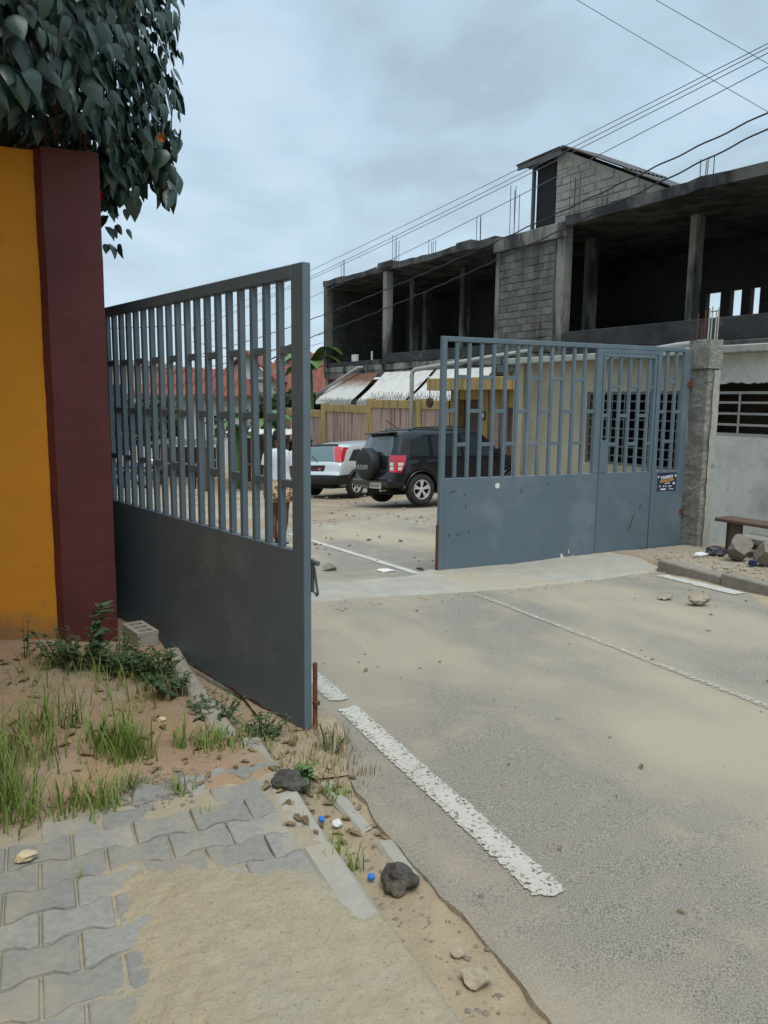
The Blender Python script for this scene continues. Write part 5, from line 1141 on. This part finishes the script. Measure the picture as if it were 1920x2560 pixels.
# ------------------------------------------------------------------ cars
def lerp_tab(tab, x):
    if x <= tab[0][0]: return tab[0][1]
    for (x0, y0), (x1, y1) in zip(tab, tab[1:]):
        if x <= x1: t = (x-x0)/(x1-x0); return y0+(y1-y0)*t
    return tab[-1][1]
def resample(P, step):
    out = []
    for i in range(len(P)):
        p, q = Vector(P[i]), Vector(P[(i+1) % len(P)]); n = max(1, int((q-p).length/step)); out += [tuple(p.lerp(q, k/n)) for k in range(n)]
    return out
def smooth_poly(P, keep=(), it=2):
    for _ in range(it): 
        Q = []
        for i in range(len(P)):
            p, q = Vector(P[i]), Vector(P[(i+1) % len(P)]); Q += [tuple(p.lerp(q, .25)), tuple(p.lerp(q, .75))]
        P = Q
    return P
class Car:
    """side outline in (x, z) with real width W(x, z); roof, ends and sills close between the two sides"""
    def __init__(c, root, top, arches, ra, zsill, wz, wx, paint):
        c.root, c.wz, c.wx = root, wz, wx
        body = []
        for p in smooth_poly_open(top, 2): body.append(p)
        fx, rx = arches[1], arches[0]; low = [(fx+ra, zsill+.02)]
        low += [(fx+ra*cos(t), .34+ra*sin(t)) for t in [pi*i/12 for i in range(13)]]
        low += [(fx-ra, zsill), (rx+ra, zsill)]+[(rx+ra*cos(t), .34+ra*sin(t)) for t in [pi*i/12 for i in range(13)]]+[(rx-ra, zsill+.02)]
        P = resample(body+low, .06); c.P = P; c.top = body
        n = len(P); nrm = []
        area = sum(P[i][0]*P[(i+1) % n][1]-P[(i+1) % n][0]*P[i][1] for i in range(n))
        sg = 1 if area > 0 else -1
        for i in range(n):
            t = Vector(P[(i+1) % n])-Vector(P[i-1]); t.normalize(); nrm.append(Vector((t.y, -t.x))*sg)
        c.nrm = nrm; mb = MB(); N = 10
        ring = []                                          # closing strip across the car
        for i in range(n):
            w = c.Wd(*P[i])-.075; row = []
            for k in range(N+1):
                y = -w+2*w*k/N; b = .045*(1-(y/w)**4) if P[i][1] > .40 else 0
                row.append(len(mb.v)); mb.v.append((P[i][0]+nrm[i].x*b, y, P[i][1]+nrm[i].y*b))
            ring.append(row)
        for i in range(n):
            for k in range(N): mb.f.append((ring[i][k], ring[i][k+1], ring[(i+1) % n][k+1], ring[(i+1) % n][k]))
        for s in (-1, 1):                                  # side skins with a rounded edge
            in1 = [Vector(P[i])-nrm[i]*.026 for i in range(n)]; in2 = [Vector(P[i])-nrm[i]*.075 for i in range(n)]
            r0 = [ring[i][N if s > 0 else 0] for i in range(n)]
            b1 = len(mb.v); mb.v += [(p.x, s*(c.Wd(p.x, p.y)-.024), p.y) for p in in1]
            b2 = len(mb.v); mb.v += [(p.x, s*c.Wd(p.x, p.y), p.y) for p in in2]
            for i in range(n):
                j = (i+1) % n
                for A, B in (((r0[i], r0[j]), (b1+i, b1+j)), ((b1+i, b1+j), (b2+i, b2+j))): mb.f.append((A[0], A[1], B[1], B[0]))
            pts = list(in2); xs = [p.x for p in pts]; zs = [p.y for p in pts]
            gx = min(xs); 
            while gx < max(xs):
                gz_ = min(zs)
                while gz_ < max(zs):
                    if c.inside(in2, gx, gz_, .05): pts.append(Vector((gx, gz_)))
                    gz_ += .1
                gx += .12
            res = geometry.delaunay_2d_cdt(pts, [(i, (i+1) % n) for i in range(n)], [], 1, 1e-5)
            b = len(mb.v); mb.v += [(p.x, s*c.Wd(p.x, p.y), p.y) for p in res[0]]
            for f in res[2]:
                q = tuple(b+i for i in f); mb.f.append(q if s < 0 else q[::-1])
        me = mb.mesh('body', paint)
        bm = bmesh.new(); bm.from_mesh(me); bmesh.ops.remove_doubles(bm, verts=bm.verts, dist=.0015); bmesh.ops.recalc_face_normals(bm, faces=bm.faces); bm.to_mesh(me); bm.free()
        me.polygons.foreach_set('use_smooth', [True]*len(me.polygons))
        c.body = link('body', me, root)
    def inside(c, poly, x, z, m):
        r = False; n = len(poly)
        for i in range(n):
            a, b = poly[i], poly[(i+1) % n]
            if (a.y > z) != (b.y > z) and x < (b.x-a.x)*(z-a.y)/(b.y-a.y)+a.x: r = not r
        if not r: return False
        return all((Vector((x, z))-p).length > m for p in poly)
    def Wd(c, x, z): return lerp_tab(c.wz, z)*lerp_tab(c.wx, x)
    def side(c, name, poly, m, s, eps=.006, par=None, thick=0):
        P = resample(poly, .08); n = len(P); pts = [Vector(p) for p in P]; xs = [p.x for p in pts]; zs = [p.y for p in pts]; base = list(pts); gx = min(xs)+.1
        while gx < max(xs):
            gz_ = min(zs)+.1
            while gz_ < max(zs):
                if c.inside(base, gx, gz_, .03): pts.append(Vector((gx, gz_)))
                gz_ += .1
            gx += .1
        res = geometry.delaunay_2d_cdt(pts, [(i, (i+1) % n) for i in range(n)], [], 1, 1e-5); mb = MB()
        mb.add([(p.x, s*(c.Wd(p.x, p.y)+eps), p.y) for p in res[0]], [tuple(f) if s < 0 else tuple(f)[::-1] for f in res[2]])
        k = len(mb.v)
        for i in range(n): mb.v.append((P[i][0], s*(c.Wd(*P[i])-.004), P[i][1]))
        return mb.build(name, m, par or c.root, smooth=True)
    def rear_x(c, z):
        best = None
        for i in range(len(c.P)):
            p, q = c.P[i], c.P[(i+1) % len(c.P)]
            if p[0] < -.9 and (p[1]-z)*(q[1]-z) <= 0 and p[1] != q[1]:
                f = (z-p[1])/(q[1]-p[1]); x = p[0]+(q[0]-p[0])*f
                if best is None or x < best[0]: n_ = c.nrm[i].lerp(c.nrm[(i+1) % len(c.P)], f).normalized(); best = (x, n_)
        return best if best is not None else (-2, Vector((-1, 0)))
    def rear(c, name, poly, m, eps=.006, par=None, nz=8, ny=10):
        """poly = ((z, ymin, ymax), ...) bands from low to high"""
        mb = MB(); rows = []
        for k in range(nz+1):
            t = k/nz*(len(poly)-1); i = min(int(t), len(poly)-2); f = t-i; z = poly[i][0]+(poly[i+1][0]-poly[i][0])*f
            y0 = poly[i][1]+(poly[i+1][1]-poly[i][1])*f; y1 = poly[i][2]+(poly[i+1][2]-poly[i][2])*f; x, nn = c.rear_x(z); w = c.Wd(x, z)-.075
            rows.append([(x+nn.x*(.045*(1-min(1, abs(y/w))**4)+eps), y, z+nn.y*(.045*(1-min(1, abs(y/w))**4)+eps)) for y in [y0+(y1-y0)*j/ny for j in range(ny+1)]])
        b = [v for r_ in rows for v in r_]; n = ny+1
        mb.add(b, [(i*n+j, (i+1)*n+j, (i+1)*n+j+1, i*n+j+1) for i in range(nz) for j in range(ny)])
        return mb.build(name, m, par or c.root, smooth=True)
def smooth_poly_open(P, it):
    for _ in range(it):
        Q = [P[0]]
        for p, q in zip(P, P[1:]): p, q = Vector(p), Vector(q); Q += [tuple(p.lerp(q, .22)), tuple(p.lerp(q, .78))]
        P = Q+[P[-1]]
    return P
def car_wheel(root, x, s, w, R_, rr, spokes, m, tw=.21):
    o = link('wheel', None, root); o.empty_display_size = .1; y = s*w
    mb = MB(); prof = [(rr-.01, -tw/2+.02), (rr+.02, -tw/2), (R_-.03, -tw/2+.01), (R_, -tw/2+.05), (R_, tw/2-.05), (R_-.03, tw/2-.01), (rr+.02, tw/2), (rr-.01, tw/2-.02)]
    T_ = Matrix.Translation((x, y, R_)); mb.lathe(prof, 36, 'Y', T_); mb.build('tyre', M_['rubber'], o, smooth=True, norm=True)
    yo = s*(tw/2-.03)
    mb = MB(); mb.lathe([(rr, yo+s*.012), (rr-.022, yo+s*.016), (rr-.03, yo-s*.03)], 36, 'Y', T_)
    mb.lathe([(0, yo+s*.012), (.05, yo+s*.010), (.06, yo-s*.01)], 20, 'Y', T_)
    for i in range(spokes):
        for dd in (-.12, .12):
            a = 2*pi*i/spokes+.3; a2 = a+dd*1.25; p0 = Vector((.035*cos(a), yo+s*.008, .035*sin(a))); p1 = Vector(((rr-.012)*cos(a2), yo+s*.012, (rr-.012)*sin(a2))); d = (p1-p0).normalized(); sd = Vector((-d.z, 0, d.x)); hw0, hw1 = .012, .020
            v = [p0-sd*hw0, p0+sd*hw0, p1+sd*hw1, p1-sd*hw1]; v2 = [q-Vector((0, s*.03, 0)) for q in v]
            mb.add([T_ @ q for q in v+v2], [(0, 1, 2, 3), (7, 6, 5, 4), (0, 4, 5, 1), (1, 5, 6, 2), (2, 6, 7, 3), (3, 7, 4, 0)])
    mb.build('rim', m, o)
    mb = MB(); mb.lathe([(0, yo-s*.05), (rr-.005, yo-s*.05)], 30, 'Y', T_); mb.build('brake_disc', M_['alloy_dark'], o)
    return o
def wells(c, arches, w):
    mb = MB()
    for x in arches: mb.box(x-.42, x+.42, -w, w, .30, .40)
    mb.box(-1.9, 1.9, -w+.1, w-.1, .24, .42); mb.build('underbody', M_['alloy_dark'], c.root)
def suv():
    hd = math.atan2(.53, .85); fx, fy = .85, .53
    rx_, ry_ = .80, 16.95                                 # contact of the right rear wheel
    cx = rx_+fx*1.32-fy*.80; cy = ry_+fy*1.32+fx*.80
    t = thing('car', 'black off-road car with spare wheel on its back, parked behind the gate', 'car', (cx, cy, G(cx, cy)+.02), hd)
    sl = (G(cx+fx, cy+fy)-G(cx-fx, cy-fy))/2; sr = (G(cx-fy, cy+fx)-G(cx+fy, cy-fx))/2; t.rotation_euler = (sr, -sl, hd)
    top = [(-1.78, .40), (-2.04, .42), (-2.08, .60), (-2.02, .74), (-1.98, .80), (-1.96, 1.04), (-1.90, 1.22), (-1.78, 1.52), (-1.76, 1.60), (-1.5, 1.665), (-.5, 1.70), (.25, 1.675), (.50, 1.62), (.95, 1.24), (1.08, 1.13), (1.30, 1.07), (1.80, 1.0), (2.02, .90), (2.10, .70), (2.13, .50), (2.05, .38), (1.78, .36)]
    wz = [(.2, .80), (.36, .86), (.50, .90), (.80, .905), (.98, .89), (1.06, .865), (1.62, .70), (1.72, .62)]
    wx = [(-2.15, .90), (-1.95, .955), (-1.6, .99), (-1.0, 1.), (1.0, 1.), (1.6, .97), (1.9, .9), (2.15, .78)]
    c = Car(t, top, (-1.32, 1.32), .42, .30, wz, wx, M_['paint_black'])
    wells(c, (-1.32, 1.32), .62)
    for x in (-1.32, 1.32):
        for s in (-1, 1): car_wheel(t, x, s, .80, .355, .225, 5, M_['alloy'])
    for s in (-1, 1):
        q = [(-1.60, 1.10), (-1.08, 1.09), (-1.05, 1.52), (-1.32, 1.52), (-1.48, 1.40)]; c.side('quarter_window', q, M_['glass'], s)
        c.side('door_window', [(-.98, 1.09), (-.20, 1.08), (-.20, 1.565), (-.86, 1.55), (-.96, 1.50)], M_['glass'], s)
        c.side('door_window', [(-.12, 1.08), (.78, 1.08), (.72, 1.16), (.36, 1.53), (.26, 1.565), (-.12, 1.57)], M_['glass'], s)
        c.side('belt_trim', [(-1.02, 1.055), (.85, 1.055), (.85, 1.075), (-1.02, 1.075)], M_['chrome'], s, .008)
        c.side('side_trim', [(-.80, .50), (.80, .50), (.80, .535), (-.80, .535)], M_['chrome'], s, .010)
        for x in (-1.0, -.16, .92): c.side('door_gap', [(x, .42), (x+.008, .42), (x+.008, 1.05), (x, 1.05)], M_['dark'], s, .004)
        for x in (-.86, .0):
            b = c.body; mb = MB(); w = c.Wd(x, .93); mb.bbox(x, x+.19, s*w-.012 if s > 0 else s*w-.028, s*w+.028 if s > 0 else s*w+.012, .925, .95, .006); mb.build('door_handle', M_['paint_black'], t)
        lamp = c.side('tail_light', [(-1.93, 1.11), (-1.70, 1.12), (-1.75, .92), (-1.84, .74), (-1.95, .74)], M_['lamp_red'], s, .008)
        y0, y1 = (.55, .835) if s > 0 else (-.835, -.55)
        c.rear('lens', ((.77, s*.60 if s < 0 else .60, s*.60 if s < 0 else .60), (1.0, 0, 0)) if False else ((.75, min(s*.66, s*.80), max(s*.66, s*.80)), (1.12, min(s*.60, s*.77), max(s*.60, s*.77))), M_['lamp_red'], .009, lamp)
        c.rear('lens', ((.79, min(s*.68, s*.78), max(s*.68, s*.78)), (.87, min(s*.67, s*.775), max(s*.67, s*.775))), M_['lamp_clear'], .013, lamp); c.rear('lens', ((.89, min(s*.66, s*.77), max(s*.66, s*.77)), (.96, min(s*.65, s*.765), max(s*.65, s*.765))), M_['lamp_clear'], .013, lamp)
        mb = MB(); vs = []
        for k in range(9):
            z = .75+.37*k/8; xr, nn = c.rear_x(z); ye = (.80-.03*k/8); xs_ = -1.95+.02*k/8
            p1 = Vector((xr+nn.x*.010, ye-.01)); p2 = Vector((xs_, c.Wd(xs_, z)+.009)); cn = Vector((min(p1.x, p2.x)*.75+max(p1.x, p2.x)*.25, p2.y*.75+p1.y*.25))
            for f in (0, .25, .5, .75, 1): q = p1*(1-f)**2+cn*2*f*(1-f)+p2*f*f; vs.append((q.x, s*q.y, z))
        mb.add(vs, [(i*5+j, i*5+j+1, (i+1)*5+j+1, (i+1)*5+j) for i in range(8) for j in range(4)]); mb.build('lens', M_['lamp_red'], lamp, smooth=True)
        c.side('lens', [(-1.93, .89), (-1.81, .89), (-1.79, .96), (-1.93, .96)], M_['lamp_clear'], s, .012, lamp); c.side('lens', [(-1.94, .79), (-1.85, .79), (-1.82, .87), (-1.93, .87)], M_['lamp_clear'], s, .012, lamp)
        mb = MB(); mb.tube([(-1.45, s*.60, 1.665), (-1.3, s*.60, 1.72), (-.4, s*.60, 1.745), (.1, s*.58, 1.73), (.25, s*.57, 1.68)], .016, 8); mb.build('roof_rail', M_['paint_black'], t, smooth=True)
        mb = MB(); mb.bbox(.72, .86, s*.98-.09, s*.98+.09, 1.10, 1.26, .03); mb.build('mirror', M_['paint_black'], t)
        mb = MB()                                          # flared arch
        for x in (-1.32, 1.32): mb.tube([(x+.43*cos(pi*i/14), s*(c.Wd(x+.43*cos(pi*i/14), .34+.43*sin(pi*i/14))+.004), .34+.43*sin(pi*i/14)) for i in range(15)], .022, 6)
        mb.build('arch_flare', M_['paint_black'], t, smooth=True)
    c.rear('rear_window', ((1.10, -.64, .64), (1.30, -.62, .62), (1.53, -.53, .53)), M_['glass'])
    c.rear('sticker', ((1.46, -.30, .05), (1.50, -.30, .05)), M_['glass_light'], .012)
    c.rear('tailgate_gap', ((.76, -.70, .70), (.775, -.70, .70)), M_['dark'], .004)
    mb = MB(); mb.bbox(-1.92, -1.62, -.56, .56, 1.60, 1.635, .012); mb.build('spoiler', M_['paint_black'], t)
    mb = MB(); mb.bbox(-2.15, -1.96, -.80, .80, .42, .60, .04); mb.build('rear_bumper', M_['paint_black'], t)
    sw = link('spare_wheel', None, t); T_ = Matrix.Translation((-2.02, .05, .93)) @ Matrix.Rotation(-pi/2, 4, 'Y')
    mb = MB(); mb.lathe([(0, .265), (.20, .262), (.31, .25), (.345, .235), (.362, .20), (.362, .05), (.33, .0), (0, .0)], 40, 'Z', T_); mb.build('cover', M_['black_plastic'], sw, smooth=True, norm=True)
    Mx = Matrix.Translation((-2.287, .05, .86)) @ Matrix(((0, 0, -1, 0), (-1, 0, 0, 0), (0, 1, 0, 0), (0, 0, 0, 1)))
    lettering('lettering', 'SUZUKI', .135, M_['letter_grey'], sw, Mx, .003, 1.0, .003)
    mb = MB(); mb.box(-2.292, -2.286, -.25, .35, 1.02, 1.03); mb.build('cover_seam', M_['letter_dark'], sw)
    pl_ = link('number_plate', None, t); mb = MB(); mb.bbox(-2.165, -2.152, -.52, -.04, .39, .52, .004); mb.build('plate', M_['plate'], pl_)
    lettering('lettering', 'BA 0647', .105, M_['letter_dark'], pl_, Matrix.Translation((-2.166, -.28, .455)) @ Matrix(((0, 0, -1, 0), (-1, 0, 0, 0), (0, 1, 0, 0), (0, 0, 0, 1))), .001, 1.0)
    mb = MB(); mb.tube([(-1.35, -.1, 1.69), (-1.75, -.1, 1.90)], .008, 6); mb.build('antenna', M_['black_plastic'], t)
    mb = MB(); mb.tube([(-2.0, -.45, .36), (-2.14, -.45, .35)], .03, 10); mb.build('exhaust', M_['chrome'], t)
    mb = MB(); w = c.Wd(-1.72, .86); mb.lathe([(0, 0), (.10, 0), (.104, -.008)], 20, 'Y', Matrix.Translation((-1.28, -c.Wd(-1.28, .95)-.005, .93))); mb.build('fuel_flap', M_['paint_black'], t)
    windscreen(c, .95, 1.22, .52, 1.60)
def windscreen(c, x0, z0, x1, z1):
    mb = MB(); vs = []
    for k in range(5):
        t = k/4; x = x0+(x1-x0)*t; z = z0+(z1-z0)*t; w = c.Wd(x, z)-.09; d = Vector((z1-z0, -(x1-x0))).normalized()
        for j in range(9): y = -w+2*w*j/8; b = .045*(1-(y/(w+.045))**4)+.012; vs.append((x+d.x*b, y, z+d.y*b))
    mb.add(vs, [(i*9+j, i*9+j+1, (i+1)*9+j+1, (i+1)*9+j) for i in range(4) for j in range(8)]); mb.build('windscreen', M_['glass'], c.root, smooth=True)
def hatch():
    fx, fy = .62, .785; hd = math.atan2(fy, fx); rx_, ry_ = -.80, 20.75
    cx = rx_+fx*1.31-fy*.74; cy = ry_+fy*1.31+fx*.74
    t = thing('car', 'silver hatchback with tall red tail lights parked left of the black car', 'car', (cx, cy, G(cx, cy)+.01), hd)
    sl = (G(cx+fx, cy+fy)-G(cx-fx, cy-fy))/2; sr = (G(cx-fy, cy+fx)-G(cx+fy, cy-fx))/2; t.rotation_euler = (sr, -sl, hd)
    top = [(-1.72, .36), (-2.0, .36), (-2.06, .50), (-2.05, .62), (-1.99, .70), (-1.98, .88), (-1.93, .96), (-1.74, 1.26), (-1.66, 1.36), (-1.3, 1.44), (-.4, 1.50), (.25, 1.47), (.55, 1.38), (1.05, 1.03), (1.25, .95), (1.75, .86), (2.05, .72), (2.12, .50), (2.02, .34), (1.74, .32)]
    wz = [(.2, .76), (.36, .83), (.55, .87), (.80, .875), (.93, .85), (1.35, .68), (1.5, .58)]
    wx = [(-2.1, .88), (-1.9, .95), (-1.5, .99), (-.9, 1.), (.9, 1.), (1.5, .97), (1.85, .88), (2.15, .74)]
    c = Car(t, top, (-1.31, 1.31), .375, .27, wz, wx, M_['paint_silver']); wells(c, (-1.31, 1.31), .56)
    for x in (-1.31, 1.31):
        for s in (-1, 1): car_wheel(t, x, s, .745, .315, .20, 5, M_['alloy'], .19)
    for s in (-1, 1):
        c.side('quarter_window', [(-1.62, .985), (-1.05, .96), (-1.02, 1.30), (-1.30, 1.27)], M_['glass'], s)
        c.side('door_window', [(-.96, .955), (-.12, .945), (-.12, 1.385), (-.5, 1.38), (-.94, 1.31)], M_['glass'], s)
        c.side('door_window', [(-.04, .945), (.86, .945), (.40, 1.33), (.2, 1.38), (-.04, 1.385)], M_['glass'], s)
        c.side('bumper_side', [(-2.06, .36), (-1.72, .36), (-1.70, .44), (-1.62, .58), (-1.66, .62), (-2.06, .60)], M_['black_plastic'], s, .010)
        mb = MB()
        for x in (-1.31, 1.31): mb.tube([(x+.385*cos(pi*i/14), s*(c.Wd(x+.385*cos(pi*i/14), .34+.385*sin(pi*i/14))+.002), .34+.385*sin(pi*i/14)) for i in range(15)], .03, 6)
        mb.build('arch_trim', M_['black_plastic'], t, smooth=True)
        lamp = c.side('tail_light', [(-1.93, .95), (-1.80, .97), (-1.58, 1.26), (-1.46, 1.33), (-1.66, 1.35), (-1.74, 1.27)], M_['lamp_red'], s, .010)
        c.rear('lens', ((.95, min(s*.62, s*.81), max(s*.62, s*.81)), (1.15, min(s*.51, s*.75), max(s*.51, s*.75)), (1.34, min(s*.40, s*.66), max(s*.40, s*.66))), M_['lamp_red'], .012, lamp)
        for x in (-1.0, -.08): c.side('door_gap', [(x, .36), (x+.008, .36), (x+.008, .94), (x, .94)], M_['dark'], s, .004)
    c.rear('rear_window', ((.95, -.60, .60), (1.15, -.49, .49), (1.33, -.38, .38)), M_['glass_light'], .008)
    c.rear('spoiler', ((1.34, -.50, .50), (1.385, -.44, .44)), M_['dark'], .015)
    c.rear('rear_bumper', ((.36, -.78, .78), (.50, -.79, .79), (.60, -.79, .79)), M_['black_plastic'], .014)
    c.rear('plate_recess', ((.70, -.30, .30), (.86, -.34, .34)), M_['dark'], .006)
    pl_ = link('number_plate', None, t); pp_ = c.rear('plate', ((.715, -.27, .25), (.805, -.27, .25)), M_['plate_red'], .014, pl_)
    lettering('lettering', '41', .085, M_['letter_white'], pl_, Matrix.Translation((-2.052, -.16, .76)) @ Matrix(((0, 0, -1, 0), (-1, 0, 0, 0), (0, 1, 0, 0), (0, 0, 0, 1))), .001)
    mb = MB(); mb.tube([(-2.0, -.05, .95), (-1.93, .22, 1.12)], .009, 6); mb.build('wiper', M_['black_plastic'], t)
    windscreen(c, 1.02, 1.05, .56, 1.37)
suv(); hatch()
# ------------------------------------------------------------------ person
def person():
    x, y = -1.40, 10.2; z = G(x, y)+.025
    t = thing('person', 'person in a white top and printed short skirt walking behind the open leaf', 'person', (x, y, z), radians(-8))
    V = {'pel': (0, 0, .80, .105), 'wai': (0, .0, .95, .095), 'che': (0, .0, 1.13, .115), 'nek': (0, .005, 1.285, .045), 'hd0': (0, .015, 1.35, .062), 'hd1': (0, .02, 1.43, .078), 'hd2': (0, .015, 1.50, .06)}
    E = [('pel', 'wai'), ('wai', 'che'), ('che', 'nek'), ('nek', 'hd0'), ('hd0', 'hd1'), ('hd1', 'hd2')]
    for s, n in ((-1, 'l'), (1, 'r')):
        st = .10*s
        V.update({n+'sh': (.145*s, 0, 1.20, .05), n+'el': (.19*s, -.01, .96, .036), n+'wr': (.185*s, .05*s, .76, .024), n+'ha': (.18*s, .07*s, .69, .022),
                  n+'hip': (.085*s, 0, .74, .085), n+'kn': (.075*s, .03-.02*s, .43, .052), n+'ca': (.07*s, .0+.02*s, .28, .046), n+'an': (.065*s, -.03-st*.6, .075, .032), n+'to': (.07*s, .09-st*.6, .028, .026)})
        E += [('che', n+'sh'), (n+'sh', n+'el'), (n+'el', n+'wr'), (n+'wr', n+'ha'), ('pel', n+'hip'), (n+'hip', n+'kn'), (n+'kn', n+'ca'), (n+'ca', n+'an'), (n+'an', n+'to')]
        for k in range(5):                                   # fingers
            b = n+'f%d' % k; a = (k-2)*.012
            V[b+'a'] = (.18*s+a*.3, .07*s+a, .655 if k else .68, .009); V[b+'b'] = (.18*s+a*.3-.01*s, .075*s+a*1.2, (.62 if k else .65)-.004*k*(4-k)*.5, .0075)
            E += [(n+'ha', b+'a'), (b+'a', b+'b')]
    names = list(V); me = bpy.data.meshes.new('body'); me.from_pydata([V[n][:3] for n in names], [(names.index(a), names.index(b)) for a, b in E], [])
    o = bpy.data.objects.new('body', me); C.objects.link(o)
    md = o.modifiers.new('s', 'SKIN'); o.modifiers.new('u', 'SUBSURF').levels = 2
    sv = me.skin_vertices[0].data
    for i, n in enumerate(names): sv[i].radius = (V[n][3], V[n][3]*(.85 if n in ('pel', 'wai', 'che') else 1)); sv[i].use_root = n == 'pel'
    bpy.context.view_layer.update(); m2 = bpy.data.meshes.new_from_object(o.evaluated_get(bpy.context.evaluated_depsgraph_get())); bpy.data.objects.remove(o)
    m2.materials.clear(); m2.materials.append(M_['skin']); m2.polygons.foreach_set('use_smooth', [True]*len(m2.polygons)); body = link('body', m2, t)
    def rings(name, tab, m, n=28, fold=0, open_=True):
        mb = MB(); vs = []
        for j, (zz, rx, ry, oy) in enumerate(tab):
            for i in range(n): a = 2*pi*i/n; k = 1+fold*sin(a*7+j*.7)*(j/len(tab)); vs.append((rx*k*cos(a), oy+ry*k*sin(a), zz))
        mb.add(vs, [(j*n+i, (j+1)*n+i, (j+1)*n+(i+1) % n, j*n+(i+1) % n) for j in range(len(tab)-1) for i in range(n)]); q = mb.build(name, m, t, smooth=True, norm=True); q.modifiers.new('t', 'SOLIDIFY').thickness = .006; return q
    rings('shirt', [(1.285, .06, .055, 0), (1.262, .115, .085, 0), (1.225, .172, .105, 0), (1.15, .185, .12, 0), (1.05, .165, .118, 0), (.95, .155, .118, 0), (.89, .175, .13, 0), (.86, .178, .132, 0)], M_['shirt'], fold=.04)
    for s in (-1, 1):
        mb = MB(); mb.tube([(.13*s, 0, 1.235), (.165*s, 0, 1.17), (.185*s, -.005, 1.06)], [.062, .06, .058], 14, False); q = mb.build('sleeve', M_['shirt'], t, smooth=True)
    rings('skirt', [(.91, .15, .12, 0), (.80, .175, .14, 0), (.70, .185, .145, 0), (.585, .19, .15, 0)], M_['print'], fold=.06)
    mb = MB(); mb.lathe([(.0, .088), (.045, .08), (.075, .05), (.088, .0), (.084, -.035), (.06, -.06)], 20, 'Z', Matrix.Translation((0, .012, 1.455)) @ Matrix.Rotation(.25, 4, 'X')); mb.build('hair', M_['hair'], t, smooth=True)
    for s in (-1, 1):
        mb = MB(); mb.bbox(.07*s-.04, .07*s+.04, -.07-.06*s, .15-.06*s, -.012, .012, .008); mb.build('sandal', M_['rubber'], t)
person()
